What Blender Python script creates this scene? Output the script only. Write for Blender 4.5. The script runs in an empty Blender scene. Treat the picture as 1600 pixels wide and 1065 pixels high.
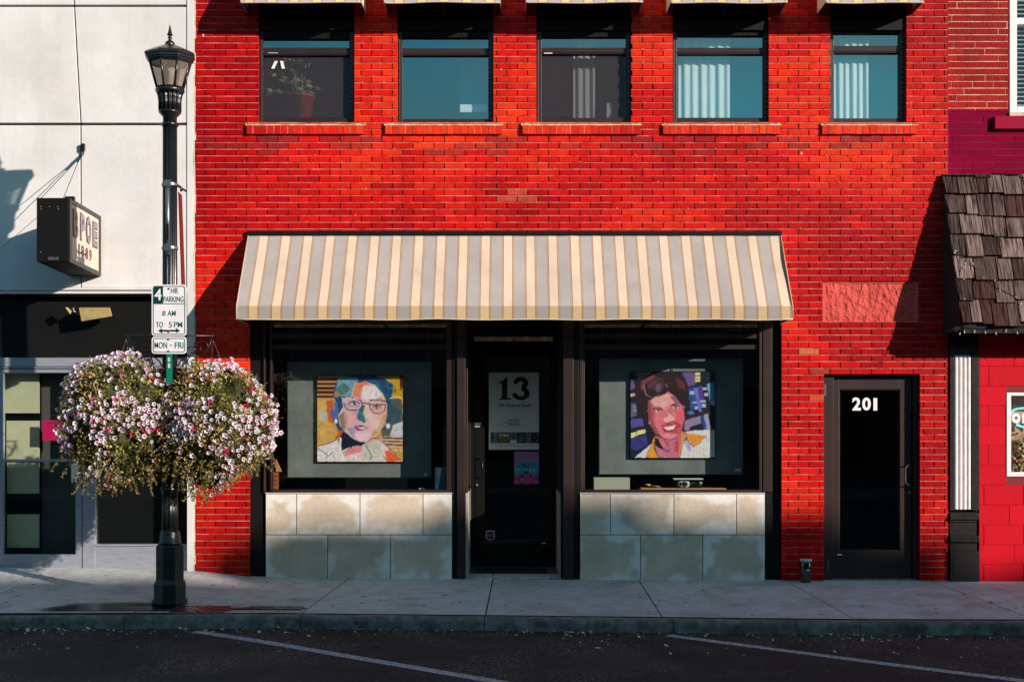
import bpy, math, random
import numpy as np
from mathutils import Vector, noise
R = math.radians
random.seed(11)
sc = bpy.context.scene
COL = sc.collection

# ------------------------------------------------------------------ camera
EYE, DIST, FPX, HY = 1.577, 14.6, 2222.2, 665.0
cam_d = bpy.data.cameras.new('camera'); cam = bpy.data.objects.new('camera', cam_d); COL.objects.link(cam)
cam.location = (0, -DIST, EYE); cam.rotation_euler = (R(90), 0, 0)
cam_d.lens = 50; cam_d.sensor_width = 36; cam_d.shift_y = 132.5/1600
cam_d.clip_end = 2000
sc.camera = cam
# ------------------------------------------------------------------ light
SUN = Vector((-1.3, 1.0, -0.52)).normalized()
elev = math.asin(-SUN.z); az = math.atan2(-SUN.x, -SUN.y)
w = bpy.data.worlds.new('World'); sc.world = w; w.use_nodes = True
nt = w.node_tree; bg = nt.nodes['Background']
sky = nt.nodes.new('ShaderNodeTexSky'); sky.sky_type = 'NISHITA'; sky.sun_disc = False
sky.sun_elevation = elev; sky.sun_rotation = az; sky.altitude = 300; sky.air_density = 1.3; sky.ozone_density = 2.0
tint = nt.nodes.new('ShaderNodeMix'); tint.data_type = 'RGBA'; tint.blend_type = 'MULTIPLY'; tint.inputs[0].default_value = 1.0
tint.inputs[7].default_value = (.52, .96, 1.08, 1)
wc = nt.nodes.new('ShaderNodeTexCoord'); wm = nt.nodes.new('ShaderNodeMapping'); wm.inputs['Scale'].default_value = (2.2, 2.2, 7)
wn_ = nt.nodes.new('ShaderNodeTexNoise'); wn_.inputs['Scale'].default_value = 1.6; wn_.inputs['Detail'].default_value = 7; wn_.inputs['Roughness'].default_value = .55
wr = nt.nodes.new('ShaderNodeMapRange'); wr.inputs[1].default_value = .48; wr.inputs[2].default_value = .70; wr.inputs[4].default_value = .7
wx = nt.nodes.new('ShaderNodeMix'); wx.data_type = 'RGBA'; wx.inputs[7].default_value = (3.6, 3.9, 4.0, 1)
nt.links.new(wc.outputs['Generated'], wm.inputs[0]); nt.links.new(wm.outputs[0], wn_.inputs['Vector']); nt.links.new(wn_.outputs[0], wr.inputs[0])
nt.links.new(wr.outputs[0], wx.inputs[0]); nt.links.new(sky.outputs[0], tint.inputs[6]); nt.links.new(tint.outputs[2], wx.inputs[6]); nt.links.new(wx.outputs[2], bg.inputs[0]); bg.inputs[1].default_value = 0.09
sd = bpy.data.lights.new('sun', 'SUN'); sun = bpy.data.objects.new('sun', sd); COL.objects.link(sun)
sd.energy = 5.0; sd.angle = R(0.5); sd.color = (1.0, 0.85, 0.74)
sun.rotation_euler = SUN.to_track_quat('-Z', 'Y').to_euler()
sun.location = (20, -20, 12)
vs = sc.view_settings
vs.view_transform = 'Standard'; vs.look = 'None'; vs.exposure = 0.36; vs.gamma = 1.0; vs.use_curve_mapping = False

# ------------------------------------------------------------------ helpers
def c(r, g, b):
    f = lambda v: (v/255/12.92) if v/255 <= .04045 else ((v/255+.055)/1.055)**2.4
    return (f(r), f(g), f(b))
def lerp(a, b, t): return tuple(a[i]*(1-t)+b[i]*t for i in range(3))
def scl(a, k): return tuple(v*k for v in a)
def P(px, py, d=0.0):
    """a measured photo point that lies d metres in front of the brick front, as a world point"""
    s = FPX/(DIST-d)
    return Vector(((px-800)/s, -d, EYE+(HY-py)/s))
def PX(px, d=0.0): return (px-800)*(DIST-d)/FPX
def PZ(py, d=0.0): return EYE+(HY-py)*(DIST-d)/FPX

def mat(name, col=(.5,.5,.5), col2=None, scale=4.0, rough=.6, bump=0.0, bscale=60.0, metal=0.0, spec=.5,
        attr=False, amt=1.0, stretch=(1,1,1), detail=6, col3=None, scale3=1.0, bdist=.01, trans=0.0, rvar=0.0, sharp=(.35,.65), streak=None, sk=.5, sscale=1.0):
    m = bpy.data.materials.new(name); m.use_nodes = True
    n, l = m.node_tree.nodes, m.node_tree.links
    b = n['Principled BSDF']; b.inputs['Roughness'].default_value = rough
    b.inputs['Metallic'].default_value = metal; b.inputs['Specular IOR Level'].default_value = spec
    g = n.new('ShaderNodeNewGeometry'); mp = n.new('ShaderNodeMapping'); mp.inputs['Scale'].default_value = stretch
    l.new(g.outputs['Position'], mp.inputs['Vector'])
    if attr:
        a = n.new('ShaderNodeAttribute'); a.attribute_name = 'Col'; src = a.outputs['Color']
    else:
        rgb = n.new('ShaderNodeRGB'); rgb.outputs[0].default_value = (*col, 1); src = rgb.outputs[0]
    def layer(src, c2, sc_, multiply, k, lo, hi):
        t = n.new('ShaderNodeTexNoise'); t.inputs['Scale'].default_value = sc_; t.inputs['Detail'].default_value = detail
        t.inputs['Roughness'].default_value = .65
        l.new(mp.outputs[0], t.inputs['Vector'])
        r = n.new('ShaderNodeMapRange'); r.inputs[1].default_value = lo; r.inputs[2].default_value = hi
        r.inputs[3].default_value = 0; r.inputs[4].default_value = k
        l.new(t.outputs[0], r.inputs[0])
        x = n.new('ShaderNodeMix'); x.data_type = 'RGBA'; x.blend_type = 'MULTIPLY' if multiply else 'MIX'
        l.new(r.outputs[0], x.inputs[0]); l.new(src, x.inputs[6]); x.inputs[7].default_value = (*c2, 1)
        return x.outputs[2], t
    tx = None
    if col2 is not None: src, tx = layer(src, col2, scale, attr, amt, *sharp)
    if col3 is not None: src, _ = layer(src, col3, scale3, attr, amt, .5, .72)
    if streak is not None:
        m2 = n.new('ShaderNodeMapping'); m2.inputs['Scale'].default_value = (5*sscale, 5*sscale, .35*sscale); l.new(g.outputs['Position'], m2.inputs['Vector'])
        t = n.new('ShaderNodeTexNoise'); t.inputs['Scale'].default_value = 1.0; t.inputs['Detail'].default_value = 7; t.inputs['Roughness'].default_value = .7; l.new(m2.outputs[0], t.inputs['Vector'])
        r = n.new('ShaderNodeMapRange'); r.inputs[1].default_value = .5; r.inputs[2].default_value = .72; r.inputs[4].default_value = sk; l.new(t.outputs[0], r.inputs[0])
        x = n.new('ShaderNodeMix'); x.data_type = 'RGBA'; x.blend_type = 'MULTIPLY'
        l.new(r.outputs[0], x.inputs[0]); l.new(src, x.inputs[6]); x.inputs[7].default_value = (*streak, 1); src = x.outputs[2]
    l.new(src, b.inputs['Base Color'])
    if rvar and tx:
        r = n.new('ShaderNodeMapRange'); r.inputs[3].default_value = max(0.03, rough-rvar); r.inputs[4].default_value = min(1, rough+rvar)
        l.new(tx.outputs[0], r.inputs[0]); l.new(r.outputs[0], b.inputs['Roughness'])
    if bump:
        t = n.new('ShaderNodeTexNoise'); t.inputs['Scale'].default_value = bscale; t.inputs['Detail'].default_value = 5
        l.new(mp.outputs[0], t.inputs['Vector'])
        bm = n.new('ShaderNodeBump'); bm.inputs['Strength'].default_value = bump; bm.inputs['Distance'].default_value = bdist
        l.new(t.outputs[0], bm.inputs['Height']); l.new(bm.outputs[0], b.inputs['Normal'])
    if trans:
        tl = n.new('ShaderNodeBsdfTranslucent'); l.new(src, tl.inputs[0])
        mx = n.new('ShaderNodeMixShader'); mx.inputs[0].default_value = trans
        l.new(b.outputs[0], mx.inputs[1]); l.new(tl.outputs[0], mx.inputs[2])
        l.new(mx.outputs[0], n['Material Output'].inputs[0])
    return m

def glass(name, refl=.08, tint=(1,1,1), body=(.9,.93,.92), rough=0.0, fres=True, wav=0.0, diffuse=None, dfac=0.0):
    m = bpy.data.materials.new(name); m.use_nodes = True
    n, l = m.node_tree.nodes, m.node_tree.links; n.remove(n['Principled BSDF'])
    t = n.new('ShaderNodeBsdfTransparent'); t.inputs[0].default_value = (*body, 1)
    g = n.new('ShaderNodeBsdfGlossy'); g.inputs[0].default_value = (*tint, 1); g.inputs['Roughness'].default_value = rough
    if wav:
        tx = n.new('ShaderNodeTexNoise'); tx.inputs['Scale'].default_value = 1.3; tx.inputs['Detail'].default_value = 1
        gg = n.new('ShaderNodeNewGeometry'); l.new(gg.outputs['Position'], tx.inputs['Vector'])
        b = n.new('ShaderNodeBump'); b.inputs['Strength'].default_value = wav; b.inputs['Distance'].default_value = .01
        l.new(tx.outputs[0], b.inputs['Height']); l.new(b.outputs[0], g.inputs['Normal'])
    mx = n.new('ShaderNodeMixShader')
    if fres:
        # two-sided Schlick reflectance of a thin pane
        gn = n.new('ShaderNodeNewGeometry'); dt = n.new('ShaderNodeVectorMath'); dt.operation = 'DOT_PRODUCT'
        l.new(gn.outputs['Normal'], dt.inputs[0]); l.new(gn.outputs['Incoming'], dt.inputs[1])
        def mth(op, a, b=None):
            q = n.new('ShaderNodeMath'); q.operation = op; q.use_clamp = op == 'MULTIPLY_ADD'
            l.new(a, q.inputs[0])
            if b is not None: q.inputs[1].default_value = b
            return q
        ab = mth('ABSOLUTE', dt.outputs['Value']); om = mth('SUBTRACT', ab.outputs[0], 1.0); sg_ = mth('ABSOLUTE', om.outputs[0]); pw = mth('POWER', sg_.outputs[0], 5.0)
        mm = mth('MULTIPLY_ADD', pw.outputs[0], 1-refl); mm.inputs[2].default_value = refl
        l.new(mm.outputs[0], mx.inputs[0])
    else: mx.inputs[0].default_value = refl
    l.new(t.outputs[0], mx.inputs[1]); l.new(g.outputs[0], mx.inputs[2])
    out = mx.outputs[0]
    if diffuse:
        d = n.new('ShaderNodeBsdfDiffuse'); d.inputs[0].default_value = (*diffuse, 1)
        m2 = n.new('ShaderNodeMixShader'); m2.inputs[0].default_value = dfac
        l.new(out, m2.inputs[1]); l.new(d.outputs[0], m2.inputs[2]); out = m2.outputs[0]
    l.new(out, n['Material Output'].inputs[0])
    return m

def emit(name, col, k):
    m = bpy.data.materials.new(name); m.use_nodes = True
    b = m.node_tree.nodes['Principled BSDF']; b.inputs['Base Color'].default_value = (*col, 1)
    b.inputs['Emission Color'].default_value = (*col, 1); b.inputs['Emission Strength'].default_value = k
    return m

def wloc(o):
    v = Vector((0,0,0))
    while o is not None: v = v+Vector(o.location); o = o.parent
    return v

class MB:
    def __init__(s): s.v = []; s.f = []; s.c = []; s.m = []; s.sm = []
    def add(s, vs_, fs, col=None, mi=0, sm=False):
        k = len(s.v); s.v += [tuple(p) for p in vs_]
        for f in fs:
            s.f.append([k+i for i in f]); s.c.append(col); s.m.append(mi); s.sm.append(sm)
    def poly(s, pts, col=None, mi=0): s.add(pts, [list(range(len(pts)))], col, mi)
    def box(s, x0, x1, y0, y1, z0, z1, col=None, mi=0):
        if x0 > x1: x0, x1 = x1, x0
        if y0 > y1: y0, y1 = y1, y0
        if z0 > z1: z0, z1 = z1, z0
        s.add([(x0,y0,z0),(x1,y0,z0),(x1,y1,z0),(x0,y1,z0),(x0,y0,z1),(x1,y0,z1),(x1,y1,z1),(x0,y1,z1)],
              [[0,3,2,1],[4,5,6,7],[0,1,5,4],[1,2,6,5],[2,3,7,6],[3,0,4,7]], col, mi)
    def hexa(s, a, b, col=None, mi=0):
        """a and b: matching rings of points, joined and capped"""
        n = len(a)
        s.add(list(a)+list(b), [list(range(n))[::-1], list(range(n, 2*n))]+[[i,(i+1)%n,n+(i+1)%n,n+i] for i in range(n)], col, mi)
    def prism(s, pts, y0, y1, col=None, mi=0):
        s.hexa([(x,y0,z) for x,z in pts], [(x,y1,z) for x,z in pts], col, mi)
    def tube(s, pts, r, n=8, col=None, mi=0, r2=None):
        pts = [Vector(p) for p in pts]; rings = []
        N = len(pts); up = None
        for i, p in enumerate(pts):
            t = (pts[min(i+1, N-1)]-pts[max(i-1, 0)]).normalized()
            if up is None:
                up = Vector((0,0,1)) if abs(t.z) < .9 else Vector((1,0,0))
            a = t.cross(up).normalized(); b = a.cross(t).normalized(); up = b
            rr = r if r2 is None else r+(r2-r)*i/(N-1)
            rings.append([p+a*math.cos(2*math.pi*k/n)*rr+b*math.sin(2*math.pi*k/n)*rr for k in range(n)])
        vs_ = [q for g in rings for q in g]; fs = []
        for i in range(N-1):
            for k in range(n):
                fs.append([i*n+k, i*n+(k+1)%n, (i+1)*n+(k+1)%n, (i+1)*n+k])
        fs.append(list(range(n))[::-1]); fs.append([(N-1)*n+k for k in range(n)])
        s.add(vs_, fs, col, mi, n > 5)
    def lathe(s, prof, cx, cy, n=24, rot=0.0, col=None, mi=0, flute=0, fl=0.0, smooth=None, caps=True):
        vs_ = []; fs = []
        for r, z in prof:
            for k in range(n):
                a = 2*math.pi*(k+rot)/n
                q = r*(1-fl*(0.5+0.5*math.cos(flute*a))) if flute else r
                vs_.append((cx+q*math.cos(a), cy+q*math.sin(a), z))
        for i in range(len(prof)-1):
            for k in range(n):
                fs.append([i*n+k, i*n+(k+1)%n, (i+1)*n+(k+1)%n, (i+1)*n+k])
        if caps:
            fs.append(list(range(n))[::-1]); fs.append([(len(prof)-1)*n+k for k in range(n)])
        s.add(vs_, fs, col, mi, (n > 12) if smooth is None else smooth)
    def build(s, name, mats, parent=None, bevel=0.0):
        if not isinstance(mats, (list, tuple)): mats = [mats]
        v = np.array(s.v, dtype=float)
        if parent is not None: o = wloc(parent)
        else: o = Vector(((v[:,0].min()+v[:,0].max())/2, (v[:,1].min()+v[:,1].max())/2, v[:,2].min()))
        v = v-np.array(o)
        me = bpy.data.meshes.new(name); me.from_pydata([tuple(p) for p in v], [], s.f)
        for m in mats: me.materials.append(m)
        me.polygons.foreach_set('material_index', s.m)
        me.polygons.foreach_set('use_smooth', s.sm)
        if any(q is not None for q in s.c):
            at = me.attributes.new('Col', 'FLOAT_COLOR', 'FACE')
            at.data.foreach_set('color', np.array([(*(q or (.5,.5,.5)), 1.0) for q in s.c], dtype=float).ravel())
        me.update()
        ob = bpy.data.objects.new(name, me); COL.objects.link(ob)
        if parent is not None: ob.parent = parent
        else: ob.location = o
        if bevel:
            b = ob.modifiers.new('bevel', 'BEVEL'); b.width = bevel; b.segments = 2; b.limit_method = 'ANGLE'; b.angle_limit = R(40)
        return ob

def tag(o, label=None, cat=None, group=None, kind=None):
    if label: o['label'] = label
    if cat: o['category'] = cat
    if group: o['group'] = group
    if kind: o['kind'] = kind
    return o
def thing(name, loc, label, cat, group=None):
    o = bpy.data.objects.new(name, None); COL.objects.link(o); o.location = loc; o.empty_display_size = .1
    return tag(o, label, cat, group)

def text_into(mb, s, x0, x1, z0, z1, y, col=None, mi=0, bold=0.0, thick=.002, mapf=None, space=1.0):
    cu = bpy.data.curves.new('t', 'FONT'); cu.body = s; cu.offset = bold; cu.resolution_u = 3; cu.space_character = space
    ob = bpy.data.objects.new('t', cu); COL.objects.link(ob)
    dg = bpy.context.evaluated_depsgraph_get(); me = bpy.data.meshes.new_from_object(ob.evaluated_get(dg))
    v = [q.co.copy() for q in me.vertices]; fs = [list(p.vertices) for p in me.polygons]
    xa, xb = min(q.x for q in v), max(q.x for q in v); ya, yb = min(q.y for q in v), max(q.y for q in v)
    mapf = mapf or (lambda u, w_: (u, y, w_))
    pts = [mapf(x0+(q.x-xa)/(xb-xa)*(x1-x0), z0+(q.y-ya)/(yb-ya)*(z1-z0)) for q in v]
    mb.add(pts, fs, col, mi)
    bpy.data.objects.remove(ob); bpy.data.curves.remove(cu); bpy.data.meshes.remove(me)

def rrect(x0, x1, z0, z1, r, n=5):
    out = []
    for cx, cz, a0 in ((x1-r, z1-r, 0), (x0+r, z1-r, 90), (x0+r, z0+r, 180), (x1-r, z0+r, 270)):
        for k in range(n+1):
            a = R(a0+90*k/n); out.append((cx+r*math.cos(a), cz+r*math.sin(a)))
    return out

class Raster:
    """a small paint program: shapes in photo-crop coordinates, turned into coloured mesh cells"""
    def __init__(s, n, m, box, bgc):
        s.n, s.m = n, m; x0, y0, x1, y1 = box; s.box = box
        s.X, s.Y = np.meshgrid(x0+(np.arange(n)+.5)/n*(x1-x0), y0+(np.arange(m)+.5)/m*(y1-y0))
        rs = np.random.RandomState(3)
        s.jx = s.smooth(rs, 7)*(x1-x0)*.007; s.jy = s.smooth(rs, 7)*(y1-y0)*.007
        s.I = np.zeros((m, n, 3)); s.I[:] = bgc
    def smooth(s, rs, k):
        a = rs.rand(k*3, k*3)*2-1
        ys = np.linspace(0, k*3-1.01, s.m); xs = np.linspace(0, k*3-1.01, s.n)
        yi = ys.astype(int); xi = xs.astype(int); fy = (ys-yi)[:,None]; fx = (xs-xi)[None]
        return (a[yi][:,xi]*(1-fy)*(1-fx)+a[yi+1][:,xi]*fy*(1-fx)+a[yi][:,xi+1]*(1-fy)*fx+a[yi+1][:,xi+1]*fy*fx)
    def put(s, mask, col, a=1.0): s.I[mask] = s.I[mask]*(1-a)+np.array(c(*col))*a
    def poly(s, pts, col, a=1.0, jit=True):
        X = s.X+(s.jx if jit else 0); Y = s.Y+(s.jy if jit else 0)
        ins = np.zeros(X.shape, bool); n = len(pts)
        for i in range(n):
            (xa, ya), (xb, yb) = pts[i], pts[(i+1) % n]
            if ya == yb: continue
            ins ^= ((ya > Y) != (yb > Y)) & (X < (xb-xa)*(Y-ya)/(yb-ya)+xa)
        s.put(ins, col, a)
    def soft(s, cx, cy, rx, ry, col, a=.6):
        k = np.clip(1-(((s.X-cx)/rx)**2+((s.Y-cy)/ry)**2), 0, 1)[..., None]*a; s.I = s.I*(1-k)+np.array(c(*col))*k
    def rect(s, x0, y0, x1, y1, col, a=1.0): s.put((s.X >= x0)&(s.X < x1)&(s.Y >= y0)&(s.Y < y1), col, a)
    def ell(s, cx, cy, rx, ry, col, a=1.0): s.put(((s.X-cx)/rx)**2+((s.Y-cy)/ry)**2 < 1, col, a)
    def line(s, pts, wd, col, a=1.0):
        for (xa, ya), (xb, yb) in zip(pts[:-1], pts[1:]):
            dx, dy = xb-xa, yb-ya; L = dx*dx+dy*dy+1e-9
            t = np.clip(((s.X-xa)*dx+(s.Y-ya)*dy)/L, 0, 1)
            s.put(np.hypot(s.X-xa-t*dx, s.Y-ya-t*dy) < wd/2, col, a)
    def blur(s):
        p = np.pad(s.I, ((1,1),(1,1),(0,0)), 'edge'); a = sum(p[i:i+s.m, j:j+s.n] for i in range(3) for j in range(3))/9
        s.I = s.I*.45+a*.55
    def strokes(s, k, seed=1, amp=.16, ln=30):
        rs = np.random.RandomState(seed); x0, y0, x1, y1 = s.box
        for _ in range(k):
            cx, cy = x0+rs.rand()*(x1-x0), y0+rs.rand()*(y1-y0)
            j = int((cx-x0)/(x1-x0)*s.n*.999); i = int((cy-y0)/(y1-y0)*s.m*.999)
            col = s.I[i, j]*(1+amp*(rs.rand(3)*2-1)*1.3+amp*(rs.rand()*2-1)); a = rs.rand()*3.14
            dx, dy = math.cos(a)*ln, math.sin(a)*ln; L = dx*dx+dy*dy
            t = np.clip(((s.X-cx)*dx+(s.Y-cy)*dy)/L, 0, 1)
            mk = np.hypot(s.X-cx-t*dx, s.Y-cy-t*dy) < ln*.16
            mk &= np.abs(s.I-s.I[i, j]).sum(2) < .12
            s.I[mk] = s.I[mk]*.35+col*.65
        s.I = np.clip(s.I, 0, .92)
    def into(s, mb, x0, x1, z0, z1, y, mi=0):
        xs = np.linspace(x0, x1, s.n+1); zs = np.linspace(z1, z0, s.m+1)
        k = len(mb.v)
        mb.v += [(float(x), y, float(z)) for z in zs for x in xs]
        N = s.n+1
        for i in range(s.m):
            for j in range(s.n):
                mb.f.append([k+(i+1)*N+j, k+(i+1)*N+j+1, k+i*N+j+1, k+i*N+j])
                mb.c.append(tuple(s.I[i, j])); mb.m.append(mi); mb.sm.append(False)

# ------------------------------------------------------------------ materials
M = {}
M['brick'] = mat('painted_brick', attr=True, col2=(.70,.62,.6), scale=14, rough=.5, bump=.5, bscale=45, spec=.10, col3=(.84,.60,.60), scale3=4.5, amt=.7, streak=(.62,.42,.42), sk=.6)
M['band_paint'] = mat('magenta_brick_paint', attr=True, col2=(.85,.8,.85), scale=6, rough=.75, bump=.15, bscale=45, spec=.05, amt=.7)
M['mortar'] = mat('shaded_mortar', c(104,52,42), c(50,20,18), scale=6, rough=.95, bump=.5, bscale=90, sharp=(.45,.75))  # darkened copy, paints in the shade of the upright joints
M['bed_mortar'] = mat('bed_joint_mortar', c(202,140,118), c(150,60,48), scale=7, rough=.95, bump=.4, bscale=90)  # lighter copy, paints in the sun on the bed joints
M['mortar2'] = mat('cream_mortar', c(226,190,160), c(176,116,96), scale=6, rough=.95, bump=.5, bscale=90)
M['magenta_mortar'] = mat('magenta_painted_joint', c(92,4,40), rough=.7)
M['sill_mortar'] = mat('pale_sill_mortar', c(226,205,180), c(180,130,100), scale=12, rough=.95, bump=.6, bscale=60)
M['stucco_red'] = mat('salmon_stucco', c(208,80,68), c(190,64,56), scale=3, rough=.8, bump=1.0, bscale=16, bdist=.05, stretch=(1,1,.7))
M['stucco_border'] = mat('salmon_render', c(212,90,76), c(196,74,64), scale=5, rough=.8, bump=.2)
M['bronze'] = mat('bronze_frame', c(50,33,31), c(38,26,25), scale=3, rough=.42, bump=.05, spec=.45)
M['black'] = mat('black_painted_frame', c(12,14,13), c(17,17,16), scale=4, rough=.6, bump=.08, spec=.2)
M['dark_in'] = mat('dark_interior', c(18,22,21), c(14,17,17), scale=2, rough=1, spec=0)
M['room_in'] = mat('dim_room_paint', c(70,84,86), c(58,70,72), scale=2, rough=.9)
M['white_wall'] = mat('white_painted_panel', c(224,223,222), c(212,212,212), scale=1.1, rough=.62, bump=.18, bscale=22, col3=c(196,192,188), scale3=.45, streak=(.82,.79,.74), sk=.4)
M['joint_dark'] = mat('dark_open_joint', c(40,34,32), c(90,76,64), scale=20, rough=.95)
M['cream_edge'] = mat('chipped_cream_edge', c(214,204,188), c(186,166,142), scale=14, rough=.8, bump=.5, bscale=40)
M['alu'] = mat('brushed_aluminium', c(170,176,186), c(150,156,168), scale=8, rough=.42, metal=.35, bump=.06, stretch=(1,1,8))
M['stone'] = mat('limestone_block', attr=True, col2=(.92,.91,.90), scale=5, rough=.85, bump=.5, bscale=70, col3=(.84,.82,.80), scale3=22, streak=(.85,.85,.86), sk=.5, amt=.9)
M['grout'] = mat('stone_joint', c(60,58,58), rough=.9)
M['iron'] = mat('black_enamelled_iron', c(17,20,22), c(24,26,28), scale=12, rough=.3, bump=.12, bscale=70, spec=.6)
M['iron_worn'] = mat('worn_black_iron', c(17,22,24), c(26,32,34), scale=7, rough=.42, bump=.2, bscale=50, spec=.5, col3=c(60,68,70), scale3=11, amt=.7)
M['steel'] = mat('galvanised_steel', c(150,150,152), c(110,110,114), scale=20, rough=.35, metal=.8)
M['red_cloth'] = mat('red_banner_cloth', c(150,22,26), c(120,16,20), scale=10, rough=.8, trans=.3)
M['sign_white'] = mat('sign_white', c(232,228,234), c(220,216,222), scale=10, rough=.4)
M['sign_green'] = mat('sign_green', c(0,112,92), rough=.4)
M['sign_dark'] = mat('sign_dark_green', c(8,52,48), rough=.4)
M['sign_black'] = mat('sign_black', c(18,22,22), rough=.4)
M['fabric'] = mat('awning_canvas', attr=True, col2=(.88,.87,.86), scale=2.5, rough=.85, bump=.12, bscale=120, trans=.13, spec=.2, amt=.8, streak=(.86,.83,.78), sk=.7)
M['valance'] = mat('valance_canvas', attr=True, col2=(.88,.87,.86), scale=2.5, rough=.85, trans=.3, spec=.2, amt=.8)
M['lined_fabric'] = mat('lined_awning_canvas', attr=True, col2=(.88,.87,.86), scale=2.5, rough=.85, bump=.12, bscale=120, spec=.2, amt=.8)
M['binding'] = mat('awning_binding', c(196,178,160), rough=.8)
M['shake'] = mat('weathered_cedar', attr=True, col2=(.13,.10,.10), scale=7, rough=.9, bump=.8, bscale=12, stretch=(9,.4,.6), amt=1.0, sharp=(.40,.62), spec=.1)
M['roof_dark'] = mat('dark_roof_felt', c(30,26,27), rough=.9)
M['black_trim'] = mat('glossy_black_trim', c(26,26,25), c(40,36,34), scale=10, rough=.35, bump=.2, bscale=30)
M['white_col'] = mat('white_fluted_paint', c(226,222,222), c(208,204,204), scale=8, rough=.6, bump=.15)
M['crimson'] = mat('crimson_block_paint', attr=True, col2=(.9,.8,.85), scale=5, rough=.6, bump=.2, bscale=35, amt=.7, spec=.15, streak=(.72,.6,.6), sk=.55)
M['crimson_joint'] = mat('crimson_joint', c(120,4,22), rough=.7)
M['conc'] = mat('sidewalk_concrete', attr=True, col2=(.76,.75,.73), scale=7, rough=.84, bump=.7, bscale=90, col3=(.62,.61,.60), scale3=1.3, rvar=.12, amt=1.0, streak=(.72,.71,.69), sk=.7, sscale=12)
M['kerb'] = mat('kerb_concrete', c(128,128,124), c(70,70,68), scale=9, rough=.9, bump=.5, bscale=60, col3=c(60,60,58), scale3=1.6)
M['seam'] = mat('seam_dirt', c(36,36,36), rough=1)
M['asphalt_plain'] = mat('old_asphalt', c(40,41,42), c(24,26,27), scale=2.2, rough=.88, bump=.9, bscale=190, col3=c(72,68,66), scale3=75, bdist=.012)
def asphalt():
    m = mat('old_asphalt', c(21,23,24), c(8,10,11), scale=.9, rough=.9, bump=1.0, bscale=110, bdist=.014, sharp=(.38,.60))
    n, l = m.node_tree.nodes, m.node_tree.links; b = n['Principled BSDF']; src = b.inputs['Base Color'].links[0].from_socket
    g = n.new('ShaderNodeNewGeometry')
    for sc_, lo, hi, col_, k, msk in ((55, .56, .64, c(128,122,114), .85, .55), (150, .54, .64, c(84,84,84), .6, .3), (26, .64, .70, c(120,108,92), .7, .9)):
        t = n.new('ShaderNodeTexNoise'); t.inputs['Scale'].default_value = sc_; t.inputs['Detail'].default_value = 2; l.new(g.outputs['Position'], t.inputs['Vector'])
        r = n.new('ShaderNodeMapRange'); r.inputs[1].default_value = lo; r.inputs[2].default_value = hi; r.inputs[4].default_value = k; l.new(t.outputs[0], r.inputs[0]); fac = r.outputs[0]
        if msk:
            t2 = n.new('ShaderNodeTexNoise'); t2.inputs['Scale'].default_value = .8+msk; t2.inputs['Detail'].default_value = 4; l.new(g.outputs['Position'], t2.inputs['Vector'])
            r2 = n.new('ShaderNodeMapRange'); r2.inputs[1].default_value = .44; r2.inputs[2].default_value = .6; l.new(t2.outputs[0], r2.inputs[0])
            q = n.new('ShaderNodeMath'); q.operation = 'MULTIPLY'; l.new(fac, q.inputs[0]); l.new(r2.outputs[0], q.inputs[1]); fac = q.outputs[0]
        x = n.new('ShaderNodeMix'); x.data_type = 'RGBA'; l.new(fac, x.inputs[0]); l.new(src, x.inputs[6]); x.inputs[7].default_value = (*col_, 1); src = x.outputs[2]
    l.new(src, b.inputs['Base Color']); return m
M['asphalt'] = asphalt()
M['ground'] = mat('bare_ground', c(70,68,60), c(56,54,50), scale=.6, rough=1)
M['wet'] = mat('damp_shadow_patch', c(34,34,35), c(24,24,25), scale=7, rough=.22, spec=.5)  # dark tone paints in the shadow beside the lamp base, with damp
M['paver'] = mat('wet_red_paver', c(96,44,34), c(60,28,24), scale=14, rough=.28, bump=.3, bscale=40)
M['leaf'] = mat('petunia_leaf', attr=True, rough=.55, trans=.38, spec=.3)
M['petal'] = mat('petunia_petal', attr=True, rough=.6, trans=.3, spec=.2)
M['coir'] = mat('coir_basket', c(60,44,30), c(40,30,22), scale=40, rough=1, bump=.8)
M['paint'] = mat('artist_paint', attr=True, rough=.45, bump=.35, bscale=55, bdist=.004)
M['poster'] = mat('printed_paper', attr=True, rough=.5)
M['panel'] = mat('grey_painted_board', c(122,130,127), c(98,107,107), scale=2.2, rough=.4, bump=.25, bscale=22, col3=c(120,134,130), scale3=4, bdist=.006)
M['wood'] = mat('pale_wood', c(206,150,104), c(180,120,78), scale=6, rough=.6, stretch=(1,1,8))
M['cream_metal'] = mat('cream_painted_metal', c(176,160,104), c(150,128,84), scale=14, rough=.5, bump=.2)
M['plastic'] = mat('milky_plastic', c(210,212,212), c(180,184,186), scale=20, rough=.4)
M['tan_paper'] = mat('cream_card', c(214,212,190), rough=.7)
M['green_ply'] = mat('pale_green_panel', c(198,198,164), c(182,184,150), scale=3, rough=.7)
M['curtain'] = mat('white_curtain', c(238,238,234), c(226,228,226), scale=5, rough=.9, trans=.2, stretch=(4,4,.5))
M['teal_blind'] = mat('teal_roller_blind', c(82,150,158), c(74,140,150), scale=2, rough=.8, trans=.3)
M['pot_red'] = mat('red_plastic_pot', c(232,72,66), c(206,54,54), scale=8, rough=.5)
M['house_leaf'] = mat('houseplant_leaf', c(176,186,150), c(140,154,120), scale=30, rough=.5)
M['pink_paper'] = mat('pink_paper', c(226,20,110), rough=.6, trans=.3)
M['white'] = mat('white_paint', c(228,228,228), rough=.5)
M['black_print'] = mat('black_print', c(16,20,20), rough=.6)
M['blue_print'] = mat('blue_print', c(30,40,110), rough=.5)
M['red_print'] = mat('red_print', c(190,50,60), rough=.5)
M['grey_print'] = mat('grey_letter', c(150,136,146), c(122,110,120), scale=16, rough=.6)
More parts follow.
